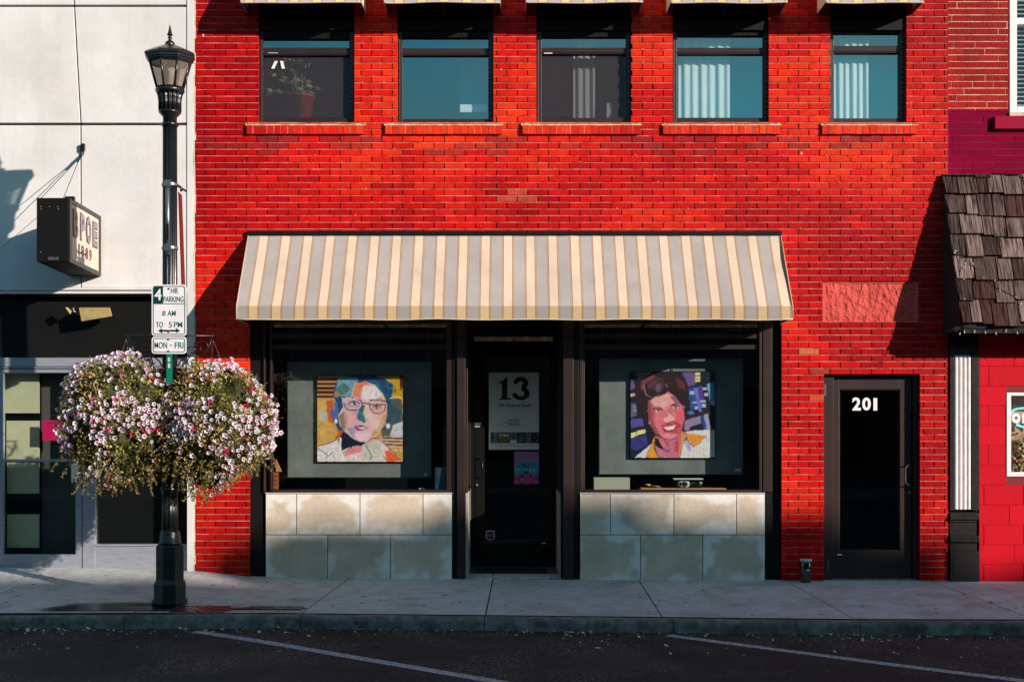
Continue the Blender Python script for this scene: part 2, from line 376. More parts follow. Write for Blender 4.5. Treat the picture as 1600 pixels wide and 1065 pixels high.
M['maroon_print'] = mat('maroon_letter', c(136,54,70), rough=.6)
M['sign_face'] = mat('aged_cream_acrylic', attr=True, col2=(.9,.87,.82), scale=9, rough=.4)
M['g_shop'] = glass('shop_glass', refl=.08, tint=(.85,1,1), body=(.84,.88,.87), wav=.05)
M['g_dark'] = glass('dark_tinted_glass', refl=.09, body=(.30,.33,.33), wav=.05)
M['g_sky'] = glass('coated_window_glass', refl=.31, tint=(.55,.98,.98), body=(.86,.97,.97), fres=False, wav=.04)
M['g_clear'] = glass('clear_jar_glass', refl=.12, body=(.8,.88,.84))
M['g_olive'] = glass('olive_jar_glass', refl=.12, body=(.30,.30,.08))
M['screen'] = glass('insect_screen', refl=.02, body=(.66,.66,.68), fres=False, rough=.5, diffuse=c(84,74,80), dfac=.27)
M['g_lamp'] = glass('lantern_glass', refl=.16, tint=(1,.95,.9), body=(.80,.76,.70), fres=False, rough=.12, diffuse=c(160,144,128), dfac=.3)
M['neon'] = emit('neon_cyan', (.1,.75,.85), 1.6)
M['neon_w'] = emit('neon_white', (.9,.8,.85), .25)
M['far_brick'] = mat('far_brick', c(66,60,58), c(54,50,48), scale=2, rough=.9)
M['far_cream'] = mat('far_render', c(84,84,82), c(72,72,70), scale=1, rough=.9)
M['bulb'] = mat('clear_bulb', c(220,220,210), rough=.2)

# ------------------------------------------------------------------ ground, road, sidewalk
def pl(x, xs, ys):
    return float(np.interp(x, xs, ys))
def base_z(x): return pl(x, [-9,-6,-3.25,-2.7,-2.0,.6,4.5,9], [.20,.135,.095,.033,.012,0,-.015,-.03])
def kerb_z(x): return pl(x, [-9,-5,-2,0,2.9,9], [-.075,-.082,-.070,-.092,-.125,-.14])
KD = 2.28
def walk_z(x, d): return base_z(x)+(kerb_z(x)-base_z(x))*d/KD
def road_z(x, d): return kerb_z(x)-.105-.008*(d-KD) if d < 8 else kerb_z(x)-.105-.008*(8-KD)

mb = MB(); mb.box(-400, 400, -400, 400, -1.0, -.42); tag(mb.build('ground', M['ground']), kind='structure')
mb = MB(); xs = [-70]+[x*.5 for x in range(-20, 21)]+[70]; ds = [KD+.002, 2.6, 3, 3.5, 4, 5, 6, 8, 12, 20.4]
for i in range(len(xs)-1):
    for j in range(len(ds)-1):
        q = [(xs[i],-ds[j+1]),(xs[i+1],-ds[j+1]),(xs[i+1],-ds[j]),(xs[i],-ds[j])]
        mb.poly([(x,y,road_z(x,-y)) for x,y in q])
tag(mb.build('road', M['asphalt']), kind='structure')

def paint_mat():
    m = mat('worn_road_paint', c(196,204,210), c(130,138,146), scale=30, rough=.75, bump=.4, bscale=120)
    n, l = m.node_tree.nodes, m.node_tree.links
    t = n.new('ShaderNodeTexNoise'); t.inputs['Scale'].default_value = 38; t.inputs['Detail'].default_value = 8; t.inputs['Roughness'].default_value = .8
    g = n.new('ShaderNodeNewGeometry'); l.new(g.outputs['Position'], t.inputs['Vector'])
    r = n.new('ShaderNodeMapRange'); r.inputs[1].default_value = .40; r.inputs[2].default_value = .50
    l.new(t.outputs[0], r.inputs[0]); l.new(r.outputs[0], n['Principled BSDF'].inputs['Alpha'])
    return m
M['road_paint'] = paint_mat()
def stripe(xa, da, xb, db, wd=.12):
    mb = MB(); N = 24; dv = Vector((xb-xa, db-da)).normalized(); nv = Vector((-dv.y, dv.x))*wd/2
    L = [];
    for k in range(N+1):
        t = k/N; x = xa+(xb-xa)*t; d = da+(db-da)*t
        L.append([(x+s*nv.x, -(d+s*nv.y), road_z(x+s*nv.x, d+s*nv.y)+.004) for s in (-1, 1)])
    for k in range(N): mb.poly([L[k][0], L[k+1][0], L[k+1][1], L[k][1]])
    return mb.build('parking_line', M['road_paint'])
for xa, lab in ((-2.706, 'long worn white parking stripe starting at the kerb right of the lamp post'),
                (1.33, 'long worn white parking stripe starting at the kerb below the right display window'),
                (5.37, 'worn white parking stripe in front of the crimson block wall'),
                (-6.74, 'worn white parking stripe in front of the white building')):
    tag(stripe(xa, 2.45, xa+2.7*2, 2.45+2.28*2), kind='structure')

# kerb
mb = MB(); joints = [-9,-5.9,-3.36,-1.83,-.24,1.4,3.02,4.8,6.5,9]
for a, b in zip(joints[:-1], joints[1:]):
    n = max(2, int((b-a)/.4)); xs = [a+.004+(b-a-.008)*k/n for k in range(n+1)]
    for x0, x1 in zip(xs[:-1], xs[1:]):
        def ring(x):
            j = noise.noise(Vector((x*2.1, 0, 3)))*.006
            z = kerb_z(x); zb = z-.16
            return [(x,-KD+.17,zb),(x,-KD+.17,z),(x,-KD+.035+j,z-.001),(x,-KD+.008+j,z-.014),(x,-KD-.004+j,z-.035),(x,-KD-.012,z-.105),(x,-KD-.012,zb)]
        r0, r1 = ring(x0), ring(x1); m_ = len(r0)
        mb.add(r0+r1, [[i, i+1, m_+i+1, m_+i] for i in range(m_-1)])
    for x in (xs[0], xs[-1]): mb.poly(ring(x))
mb.box(-9, 9, -KD+.02, -KD+.17, -.5, -.17)
tag(mb.build('kerb', M['kerb']), kind='structure')

# sidewalk slabs
mb = MB(); sx = [-9.2,-7.7,-6.2,-4.7,-3.2,-1.675,-.197,1.30,2.805,4.3,5.8,7.3,9.2]
sheds = [-9.2,-7.8,-6.3,-4.85,-3.33,-1.86,-.235,1.32,3.02,4.62,6.1,7.6,9.2]   # where each seam meets the kerb
for a, b, a2, b2 in zip(sx[:-1], sx[1:], sheds[:-1], sheds[1:]):
    tone = c(*( (198+random.uniform(-8,8),)*3 )); tone = (tone[0]*.98, tone[1], tone[2]*1.02)
    for (d0, d1, dz, tt) in ((-.4, KD-.175, 0, 1.0),):
        n = 6; m_ = 6
        def pt(u, v):
            d = d0+(d1-d0)*v
            vv = max(0, d)/KD
            xa = a+(a2-a)*vv+.006; xb = b+(b2-b)*vv-.006
            x = xa+(xb-xa)*u
            return (x, -d, walk_z(x, d)+dz)
        for i in range(n):
            for j in range(m_):
                q = [pt(i/n, (j+1)/m_), pt((i+1)/n, (j+1)/m_), pt((i+1)/n, j/m_), pt(i/n, j/m_)]
                mb.poly(q, scl(tone, tt))
        for v0, u in ((0, 0), (0, 1)):
            e = [pt(u, k/m_) for k in range(m_+1)]
            for p, q in zip(e[:-1], e[1:]): mb.poly([p, q, (q[0],q[1],q[2]-.05), (p[0],p[1],p[2]-.05)], scl(tone, .6))
mb.poly([(-9.2,.4,-.02),(9.2,.4,-.02),(9.2,-KD+.1,-.3),(-9.2,-KD+.1,-.3)], c(30,30,30))
sw = mb.build('sidewalk', M['conc']); tag(sw, kind='structure')
mb = MB()
for a, b, a2, b2 in zip(sx[:-1], sx[1:], sheds[:-1], sheds[1:]):
    pass
for i in range(72):
    x0 = -9+i*.25; x1 = x0+.25
    mb.poly([(x0,-KD+.13,walk_z(x0,KD-.13)-.012),(x1,-KD+.13,walk_z(x1,KD-.13)-.012),(x1,.2,walk_z(x1,0)-.012),(x0,.2,walk_z(x0,0)-.012)])
tag(mb.build('sidewalk_seams', M['seam']), kind='structure')
random.seed(99); mb = MB()
for k in range(150):
    x = random.uniform(-5.5, 5.6); d = random.uniform(.1, 2.0); rr = random.uniform(.006, .022); n_ = 8; pts = []
    for i in range(n_): a = 6.283*i/n_; q = rr*random.uniform(.6, 1.25); xx, dd = x+q*math.cos(a), d+q*math.sin(a)*.8; pts.append((xx, -dd, walk_z(xx, dd)+.0035))
    mb.poly(pts)
def crack(x, d, a, L):
    w = .004
    while L > 0:
        nx_, nd = x+math.cos(a)*.05, d+math.sin(a)*.05
        if not (.02 < nd < KD-.2): break
        mb.poly([(x,-d-w,walk_z(x,d)+.0045),(nx_,-nd-w,walk_z(nx_,nd)+.0045),(nx_,-nd+w*.6,walk_z(nx_,nd)+.0045),(x,-d+w*.6,walk_z(x,d)+.0045)])
        x, d = nx_, nd; a += random.uniform(-.5, .5); L -= .05; w = max(.0015, w*.97)
crack(PX(1262,.9), .86, .05, .16); crack(-4.9, .7, .5, 1.1); crack(4.45, .8, .3, 1.4); crack(.2, 1.9, .1, .9)
tag(mb.build('sidewalk_stains', M['seam']), kind='structure')
# patch of wet red pavers and a dark patch painting shadow and damp by the lamp base
def blob(cx, cd, rx, rd, dz, seed, n=40, amp=.22):
    pts = []
    for k in range(n):
        a = 2*math.pi*k/n; r = 1+amp*noise.noise(Vector((math.cos(a)*1.3+seed, math.sin(a)*1.3, seed)))
        x = cx+rx*r*math.cos(a); d = min(KD-.19, cd+rd*r*math.sin(a)); pts.append((x, -d, walk_z(x, d)+dz))
    return pts
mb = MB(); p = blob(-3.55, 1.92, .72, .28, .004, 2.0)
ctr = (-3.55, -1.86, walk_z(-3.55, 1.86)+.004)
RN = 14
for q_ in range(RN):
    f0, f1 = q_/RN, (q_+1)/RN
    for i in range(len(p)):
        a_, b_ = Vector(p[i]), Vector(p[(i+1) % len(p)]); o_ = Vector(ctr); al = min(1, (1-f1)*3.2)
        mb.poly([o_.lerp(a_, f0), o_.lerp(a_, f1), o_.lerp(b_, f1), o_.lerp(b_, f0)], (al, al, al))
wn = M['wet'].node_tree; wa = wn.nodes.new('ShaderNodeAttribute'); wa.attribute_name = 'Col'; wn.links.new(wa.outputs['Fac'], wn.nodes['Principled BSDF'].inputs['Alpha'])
tag(mb.build('damp_shadow_patch', M['wet']), kind='structure')
mb = MB(); random.seed(5)
for i in range(5):
    for j in range(14):
        x = -3.02+j*.082+(i%2)*.04; d = 1.78+i*.062
        if d > 2.04 or (j > 5 and i > 2) or (j in (6, 7) and i == 0): continue
        z = walk_z(x, d)+.006+random.uniform(0, .003)
        mb.box(x, x+.076, -d-.056, -d, z-.03, z)
tag(mb.build('brick_paver_patch', M['paver'], bevel=.004), kind='structure')

# kerb litter
mb = MB(); random.seed(21)
lc = [c(180,146,104), c(214,190,146), c(110,86,62), c(140,138,130), c(204,202,190), c(76,68,60)]
for k in range(2300):
    x = random.uniform(-6, 6); e = abs(random.gauss(0, .16))
    if random.random() < .25: e = random.uniform(0, 1.2)
    dens = .5+.5*noise.noise(Vector((x*.9, 1, 4)))+ (0.4 if 2.6 < x < 3.7 else 0)
    if random.random() > dens: continue
    d = KD+.02+e; z = road_z(x, d)+.004; s = random.uniform(.006, .019)*(1 if random.random()<.88 else 1.9); a = random.uniform(0, 6.28)
    ca, sa = math.cos(a)*s, math.sin(a)*s; t = random.uniform(-.4, .7)*s
    mb.add([(x+ca,-d+sa,z+t*.6+.004),(x-sa*.5,-d+ca*.5,z),(x-ca,-d-sa,z+.002),(x+sa*.5,-d-ca*.5,z+t+.006)], [[0,1,2,3]], random.choice(lc))
for k in range(160):
    x = random.uniform(4.3, 5.6); d = random.uniform(1.3, 2.0); z = walk_z(x, d)+.004; s = random.uniform(.004, .014); a = random.uniform(0, 6.28)
    ca, sa = math.cos(a)*s, math.sin(a)*s
    mb.add([(x+ca,-d+sa,z+.004),(x-sa*.5,-d+ca*.5,z),(x-ca,-d-sa,z+.002),(x+sa*.5,-d-ca*.5,z+.006)], [[0,1,2,3]], random.choice(lc))
tag(mb.build('leaf_litter', mat('dry_litter', attr=True, rough=.9)), 'dry leaf bits and grit gathered in the gutter along the kerb', 'litter', kind='stuff')

# ------------------------------------------------------------------ brick laying
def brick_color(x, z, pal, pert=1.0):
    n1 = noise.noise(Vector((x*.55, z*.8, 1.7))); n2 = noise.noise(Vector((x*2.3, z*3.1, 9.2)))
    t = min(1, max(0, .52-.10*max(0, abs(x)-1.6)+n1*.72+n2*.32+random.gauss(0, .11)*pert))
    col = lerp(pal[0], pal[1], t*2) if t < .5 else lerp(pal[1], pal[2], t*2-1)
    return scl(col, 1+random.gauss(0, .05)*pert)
def lay_bricks(mb, x0, x1, z0, z1, holes, pal, L=.2137, H=.0680, yf=-.0145, joint=.0138, jit=.0012, special=None, x_off=0.0, wonk=0.0, bed=None):
    row = int(math.floor(z0/H)); zc = row*H
    while zc < z1-.01:
        a, b = max(zc, z0), min(zc+H-joint*.95, z1); mid = (a+b)/2
        if b-a < .012: zc += H; row += 1; continue
        iv = [(x0, x1)]
        for hx0, hx1, hz0, hz1 in holes:
            if hz0 < mid < hz1:
                nv = []
                for p, q in iv:
                    if hx1 <= p or hx0 >= q: nv.append((p, q)); continue
                    if hx0 > p: nv.append((p, hx0))
                    if hx1 < q: nv.append((hx1, q))
                iv = nv
        off = (row % 2)*L/2+x_off+(random.uniform(-.03, .03)*wonk)
        k0 = int(math.floor((x0-off)/L))-1
        for p, q in iv:
            k = k0
            while True:
                bx = off+k*L
                if bx >= q: break
                e0, e1 = max(bx, p), min(bx+L-joint*.75, q)
                k += 1
                if e1-e0 < .007: continue
                col = brick_color((e0+e1)/2, mid, pal)
                if special: col = special((e0+e1)/2, mid, col)
                j = random.uniform(-jit, jit); dz = random.uniform(-.0009, .0009); y = yf+random.uniform(-.0018, .0018)
                mb.box(e0+(j if e0 > p else 0), e1+(j if e1 < q else 0), y, .11, a+dz, b+dz, col, 0)
        if bed is not None:
            for p, q in iv:
                xx = p
                while xx < q:
                    xe = min(q, xx+random.uniform(.2, .9)); o_ = random.uniform(-.0015, .0012)
                    mb.box(xx, xe, -.0075+o_, .02, b+.0005, b+.0088+random.uniform(-.0012,.0012), None, bed); xx = xe
        zc += H; row += 1
def backing(mb, x0, x1, z0, z1, holes, y=0.0, depth=.28, mi=1, col=None):
    xs = sorted({x0, x1, *[min(max(v, x0), x1) for h in holes for v in h[:2]]}); zs = sorted({z0, z1, *[min(max(v, z0), z1) for h in holes for v in h[2:]]})
    for i in range(len(xs)-1):
        for j in range(len(zs)-1):
            mx, mz = (xs[i]+xs[i+1])/2, (zs[j]+zs[j+1])/2
            if any(h[0] < mx < h[1] and h[2] < mz < h[3] for h in holes): continue
            for yy in (y, y+depth): mb.poly([(xs[i],yy,zs[j]),(xs[i+1],yy,zs[j]),(xs[i+1],yy,zs[j+1]),(xs[i],yy,zs[j+1])], col, mi)
    e = .006
    for a, b, c0, c1 in holes:
        if b-a > 20: continue
        a, b, c0, c1 = max(a-e, x0), min(b+e, x1), max(c0-e, z0), min(c1+e, z1)
        mb.poly([(a,y,c0),(a,y+depth,c0),(a,y+depth,c1),(a,y,c1)], col, mi); mb.poly([(b,y,c0),(b,y+depth,c0),(b,y+depth,c1),(b,y,c1)], col, mi)
        mb.poly([(a,y,c1),(b,y,c1),(b,y+depth,c1),(a,y+depth,c1)], col, mi); mb.poly([(a,y,c0),(b,y,c0),(b,y+depth,c0),(a,y+depth,c0)], col, mi)

# ------------------------------------------------------------------ the red brick building
BX0, BX1, TOP = PX(307), PX(1481), 8.2
bld = thing('brick_building', (0, .2, 0), 'bright red painted brick shopfront building with cream striped awnings and two glass doors', 'building')
UW = [(404,554),(621,771),(838,986),(1051,1201),(1297,1416)]
win_z0, win_z1 = PZ(193.5), PZ(-30)
SZ1 = PZ(496)
holes = [(PX(a), PX(b), win_z0, win_z1) for a, b in UW]
shop = (PX(390), PX(1221), -1, SZ1); door_h = (PX(1287), PX(1437), -1, PZ(581)); stuc = (PX(1285), PX(1435), PZ(507), PZ(437.5))
holes += [shop, door_h, stuc]
random.seed(3)
palR = [c(168,2,18), c(216,18,15), c(242,58,22)]
worn = [(1255,552),(1265,577),(333,955),(1262,535)]
def special(x, z, col):
    px, py = 800+x*152.2, 905-z*152.2
    if (790 < px < 832 and 298 < py < 311) : return lerp(col, c(214,130,100), .28)
    if (1244 < px < 1282 and 545 < py < 556): return c(206,110,70)
    if (1250 < px < 1284 and 570 < py < 582): return lerp(col, c(150,70,50), .7)
    if (1258 < px < 1282 and 612 < py < 625): return lerp(col, c(220,110,60), .6)
    if 790 < px < 830 and 310 < py < 332 and random.random() < .6: return scl(col, .8)
    
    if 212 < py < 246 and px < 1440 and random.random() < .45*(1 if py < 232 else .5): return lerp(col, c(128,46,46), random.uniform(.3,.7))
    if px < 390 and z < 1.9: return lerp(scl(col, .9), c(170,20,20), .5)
    return col
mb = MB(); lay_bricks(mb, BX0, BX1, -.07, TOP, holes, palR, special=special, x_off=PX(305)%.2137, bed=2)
backing(mb, BX0, BX1, -.2, TOP, holes)
mb.box(BX0, BX0+.02, .285, 9, -.2, TOP, mi=1); mb.box(BX1-.02, BX1, .285, 9, -.2, TOP, mi=1)
mb.box(BX0-.01, BX1+.01, -.05, 9, TOP, TOP+.12, mi=1)
mb.box(BX0, BX1, 8.98, 9, -.2, TOP, mi=1)
wall = mb.build('wall', [M['brick'], M['mortar'], M['bed_mortar']], bld)
# efflorescence crumbs / paint chips
mb = MB(); random.seed(8)
for px, py, s in ((992,241,.016),(995,244,.01),(783,108,.012),(600,130,.009),(602,136,.006),(1269,292,.014),(1247,297,.01),(1268,330,.01),(1250,357,.008),(1215,60,.01),(1252,240,.012),(318,56,.012),(325,312,.012),(1243,245,.008),(1355,421,.014),(1345,432,.01)):
    x, z = PX(px), PZ(py); n = 7
    pts = [(x+math.cos(k*6.28/n)*s*random.uniform(.5,1.2), z+math.sin(k*6.28/n)*s*random.uniform(.5,1.6)) for k in range(n)]
    mb.prism(pts, -.014, -.006)
for k in range(150):
    x = random.uniform(BX0, BX1); z = random.uniform(2.7, 6)
    if any(h[0]-.02 < x < h[1]+.02 and h[2]-.02 < z < h[3] for h in holes): continue
    z = round(z/.068)*.068-.004; s = random.uniform(.002, .006)
    mb.prism([(x-s*2,z),(x+s,z-s*.5),(x+s*2,z+s*.6),(x-s,z+s)], -.0125, -.006)
mb.build('mortar_crumbs', M['sill_mortar'], bld)

# rowlock sills
random.seed(4)
for k, (a, b) in enumerate(UW):
    sa, sb = [(386,570),(602,785),(816,1000),(1035,1218),(1283,1431)][k]
    x0, x1 = PX(sa), PX(sb); z0, z1 = PZ(209.5, .04), PZ(196, .04)
    mb = MB(); n = 17 if k < 4 else 14; wd = (x1-x0)/n
    for i in range(n):
        col = brick_color(x0+i*wd, 4.6+.6*(k%2), [c(190,22,18), c(222,44,22), c(240,74,34)])
        mb.box(x0+i*wd+.004, x0+(i+1)*wd-.005, -.045+random.uniform(-.003,.003), .1, z0+random.uniform(0,.003), z1+random.uniform(-.004,.002), col)
    mb.box(x0+.005, x1-.005, -.039, .09, z0+.004, z1-.003, mi=1)
    s = mb.build('window_sill', [M['brick'], M['mortar2']], bld)
    mb = MB(); random.seed(40+k)
    for lo, hi in ((x0-.01, PX(a)+.0), (PX(b), x1+.01)):
        m_ = 9; xs = [lo+(hi-lo)*i/m_ for i in range(m_+1)]
        for xa, xb in zip(xs[:-1], xs[1:]):
            h = random.uniform(.012, .026); mb.hexa([(xa,-.038,z1),(xb,-.038,z1),(xb,-.038,z1+h*random.uniform(.6,1)),(xa,-.038,z1+h)], [(xa,.0,z1),(xb,.0,z1),(xb,-.004,z1+h+.006),(xa,-.004,z1+h+.006)])
    mb.box(PX(a), PX(b), -.037, .06, z1+.001, z1+.014)
    mb.build('mortar_bed', M['sill_mortar'], s)

# upper windows
def upper_window(k, a, b):
    d = -.085; x0, x1 = PX(a), PX(b); zb, zt = win_z0+.004, win_z1-.004
    f = MB(); Y0, Y1 = .055, .14
    g0, g1 = PX([412,629,846,1057,1301][k], d), PX([546,763,978,1192,1404][k], d)
    gb, gt = PZ([185,187,185,185,186][k], d), PZ([62,60,59,57,53][k], d)
    b0, b1 = PZ([88,88,86,86,84][k], d), PZ([76,77,76,76,73][k], d)
    f.box(x0, g0, Y0, Y1, zb, zt); f.box(g1, x1, Y0+.012, Y1, zb, zt)
    f.box(g0, g1, Y0, Y1, zb, gb); f.box(g0, g1, Y0, Y1, b0, b1)
    f.box(g0, g1, Y0-.008, Y0-.001, b0+.012, b0+.022)
    f.box(x0+.012, x0+.022, Y0-.006, Y0-.001, zb, zt)
    fr = f.build('window', M['bronze'], bld, bevel=.003)
    f = MB(); f.box(g0, g1, Y0-.003, Y1, gt, zt); f.box(PX(a)+.0, PX(b), Y0-.04, Y0-.012, PZ(50, d), zt); f.build('dark_reflection_sheet', M['black'], fr)  # black sheet over the upper glass stands in for the awning's dark reflection
    q = MB(); q.poly([(g0,.1,b1),(g1,.1,b1),(g1,.1,gt),(g0,.1,gt)]); q.build('pane', M['g_sky'], fr)
    e = .008
    if k in (0, 2):
        q = MB(); q.poly([(g0,.115,gb),(g1,.115,gb),(g1,.115,b0),(g0,.115,b0)]); q.build('pane', M['g_shop'], fr)
        q = MB(); q.poly([(g0+e,.085,gb+e),(g1-e,.085,gb+e),(g1-e,.085,b0-e),(g0+e,.085,b0-e)]); q.build('insect_screen', M['screen'], fr)
        q = MB(); q.box(PX(420 if k == 0 else 850, d), PX(435 if k == 0 else 863, d), Y0-.006, Y0-.001, PZ(85.5,d), PZ(84,d)); q.build('latch_strip', M['white'], fr)
    else:
        q = MB(); q.poly([(g0,.1,gb),(g1,.1,gb),(g1,.1,b0),(g0,.1,b0)]); q.build('pane', M['g_sky'], fr)
    q = MB(); i = 0; z = gb
    while z < zt-.3:
        q.box(g1+.022, g1+.029, Y0-.002, Y0+.013, z, z+.009+(i%2)*.004); z += .052; i += 1
    q.build('rivet_row', M['steel'], fr)
    return fr
for k, (a, b) in enumerate(UW): upper_window(k, a, b)

# stucco panel above the side door
mb = MB(); x0, x1, z0, z1 = stuc
bw = .03
mb.box(x0, x1, .004, .05, z0, z0+bw, mi=1); mb.box(x0, x1, .004, .05, z1-bw, z1, mi=1)
mb.box(x0, x0+bw, .004, .05, z0+bw, z1-bw, mi=1); mb.box(x1-bw, x1, .004, .05, z0+bw, z1-bw, mi=1)
nx, nz = 150, 60
vs_ = []
for j in range(nz+1):
    for i in range(nx+1):
        x = x0+bw+(x1-x0-2*bw)*i/nx; z = z0+bw+(z1-z0-2*bw)*j/nz
        q = noise.ridged_multi_fractal(Vector((x*16+z*6, 2, z*22-x*4)), 1.0, 2.0, 3, 1.0, 2.0)
        vs_.append((x, .020-.010*min(1.2, max(0, q*.5)), z))
mb.add(vs_, [[j*(nx+1)+i, j*(nx+1)+i+1, (j+1)*(nx+1)+i+1, (j+1)*(nx+1)+i] for j in range(nz) for i in range(nx)], None, 0, True)
mb.build('stucco_panel', [M['stucco_red'], M['stucco_border']], bld)

# interior shells
def shell(mb, x0, x1, y0, y1, z0, z1, mi=0):
    mb.poly([(x0,y1,z0),(x1,y1,z0),(x1,y1,z1),(x0,y1,z1)], mi=mi)
    mb.poly([(x0,y0,z0),(x0,y1,z0),(x0,y1,z1),(x0,y0,z1)], mi=mi); mb.poly([(x1,y0,z0),(x1,y1,z0),(x1,y1,z1),(x1,y0,z1)], mi=mi)
    mb.poly([(x0,y0,z0),(x1,y0,z0),(x1,y1,z0),(x0,y1,z0)], mi=mi); mb.poly([(x0,y0,z1),(x1,y0,z1),(x1,y1,z1),(x0,y1,z1)], mi=mi)
mb = MB()
for k, (a, b) in enumerate(UW): shell(mb, PX(a)-.25, PX(b)+.25, .29, 2.4+.1*k, win_z0-.3, win_z1+.1)
mb.build('upstairs_room', M['room_in'], bld)

# ---- storefront
DH = 2.66   # head height
Dn0, Dn1 = PX(727), PX(877)     # doorway sides
for a, b, y0 in ((390,413,.03),(707,727,.02),(877,905,.02),(1197,1221,.05)):
    mb = MB(); mb.box(PX(a)+(.001 if a == 390 else 0), PX(b)-(.001 if b == 1221 else 0), y0, .17, -.02, DH)
    mb.build('storefront_post', M['black'], bld, bevel=.004)
mb = MB(); mb.box(PX(390)+.001, PX(1221)-.001, .012, .2, DH+.001, SZ1+.25); mb.build('storefront_header', M['black'], bld)
for a, b, y0 in ((411.5,414,.0),(421,424,.04),(697.5,706,.03),(714,727,-.004),(880,896,-.004),(905.5,911,.02),(1187,1191,.03),(1193,1207,.025)):
    mb = MB(); mb.box(PX(a), PX(b), y0, .08, .9 if not (712 < a < 900) else -.0, DH-.002)
    mb.build('bronze_stile', M['bronze'], bld, bevel=.003)

def stone_wall(x0, x1, toprow, botrow, side_x, ydepth):
    mb = MB(); random.seed(int(abs(x0)*100))
    zt, zm, zb = PZ(771), PZ(835), -.03
    def block(a, b, z0, z1):
        t = random.uniform(.86, 1.0); base = scl(c(212,197,176), t); n, m_ = 30, 20; rim = c(236,238,236)
        ga = .004; a += ga; b -= ga; z0 += ga; z1 -= ga; be = .006
        cx, cz = random.uniform(-.15,.15), random.uniform(-.15,.15)
        for i in range(n):
            for j in range(m_):
                u0, u1, v0, v1 = i/n, (i+1)/n, j/m_, (j+1)/m_
                u, v = (u0+u1)/2, (v0+v1)/2
                x = a+(b-a)*u; z = z0+(z1-z0)*v
                e = min(u*(b-a), (1-u)*(b-a), v*(z1-z0)*1.0, (1-v)*(z1-z0)*1.2)/.085+noise.noise(Vector((x*3.2, z*4, 5+a)))*1.7+noise.noise(Vector((x*13, z*13, 5)))*.8
                kk = max(0, min(1, 1.0-e)); col = lerp(scl(base, 1+noise.noise(Vector((x*4, z*5, 2)))*.16), rim, kk*.75)
                mb.poly([(a+(b-a)*u0,.0,z0+(z1-z0)*v0),(a+(b-a)*u1,.0,z0+(z1-z0)*v0),(a+(b-a)*u1,.0,z0+(z1-z0)*v1),(a+(b-a)*u0,.0,z0+(z1-z0)*v1)], col)
        for q in ([(a,z0),(b,z0)],[(b,z0),(b,z1)],[(b,z1),(a,z1)],[(a,z1),(a,z0)]):
            (xa,za),(xb,zb_) = q; mb.poly([(xa,0,za),(xb,0,zb_),(xb,.05,zb_),(xa,.05,za)], base)
    for row, z0, z1 in ((toprow, zm, zt), (botrow, zb, zm)):
        for p, q in zip(row[:-1], row[1:]): block(PX(p), PX(q), z0, z1)
    mb.box(x0+.003, x1-.003, .012, .15, zb, zt-.005, mi=1)
    mb.box(x0, x1, .0, .16, zt, zt+.012, scl(c(186,180,170), 1.0))
    # return into the doorway
    xs = side_x; o = -.02 if xs < 0 else .02
    for (ya, yb_) in ((.17, .72), (.73, 1.28)):
        for z0, z1 in ((zb, zm-.004), (zm+.004, zt)):
            mb.box(xs, xs+o*2, ya, yb_, z0, z1, scl(c(186,180,170), random.uniform(.9, 1)))
    return mb.build('stone_bulkhead', [M['stone'], M['grout']], bld)
stone_wall(PX(414.5), PX(706.5), (415,463.5,562.5,661,706.5), (415,512,610,706.5), PX(730), 0)
stone_wall(PX(906), PX(1195.5), (906,954,1053,1151,1195.5), (906,1001,1098,1195.5), PX(875), 0)

def display_window(x0, x1, side):
    fr = MB(); z0 = PZ(771)+.013; Y0, Y1 = .05, .13
    fr.box(x0, x1, Y0-.03, Y1, z0, PZ(765)); fr.box(x0, x1, Y0, Y1, PZ(528), PZ(521)); fr.box(x0, x1, Y0+.01, Y1, PZ(545), PZ(538)); fr.box(x0, x1, Y0, Y1, DH-.03, DH)
    fr.box(x0-.03, x0, Y0, Y1, z0, DH-.001); fr.box(x1, x1+.03, Y0, Y1, z0, DH-.001)
    # side frame into the doorway
    sx_ = PX(730) if side > 0 else PX(875); t = .035*(-1 if side > 0 else 1)
    for yy in (.172, 1.27): fr.box(sx_, sx_+t, yy, yy+.05, PZ(771), DH)
    fr.box(sx_, sx_+t, .222, 1.27, PZ(771), PZ(766)); fr.box(sx_, sx_+t, .222, 1.27, DH-.05, DH)
    f = fr.build('display_window', M['bronze'], bld, bevel=.003)
    q = MB(); q.poly([(x0,.09,PZ(766)),(x1,.09,PZ(766)),(x1,.09,DH-.02),(x0,.09,DH-.02)]); q.build('pane', M['g_shop'], f)
    q = MB(); xx = sx_+t/2; q.poly([(xx,.2,PZ(766)),(xx,1.29,PZ(766)),(xx,1.29,DH-.02),(xx,.2,DH-.02)]); q.build('pane', M['g_shop'], f)
display_window(PX(424), PX(697), 1); display_window(PX(914), PX(1187), -1)
mb = MB()   # dark show-window interiors
for x0, x1 in ((PX(415), PX(727)), (PX(878), PX(1197))):
    zf = PZ(771)
    mb.poly([(x0,.14,zf),(x1,.14,zf),(x1,1.3,zf),(x0,1.3,zf)]); mb.poly([(x0,.14,DH+.004),(x1,.14,DH+.004),(x1,1.3,DH+.004),(x0,1.3,DH+.004)])
    mb.poly([(x0,1.3,zf),(x1,1.3,zf),(x1,1.3,DH+.02),(x0,1.3,DH+.02)])
xo = PX(415); mb.poly([(xo,.175,0),(xo,1.3,0),(xo,1.3,DH+.02),(xo,.175,DH+.02)]); xo = PX(1197); mb.poly([(xo,.175,0),(xo,1.3,0),(xo,1.3,DH+.02),(xo,.175,DH+.02)])
shell(mb, Dn0-.3, Dn1+.3, 1.46, 4.2, -.01, DH+.1)
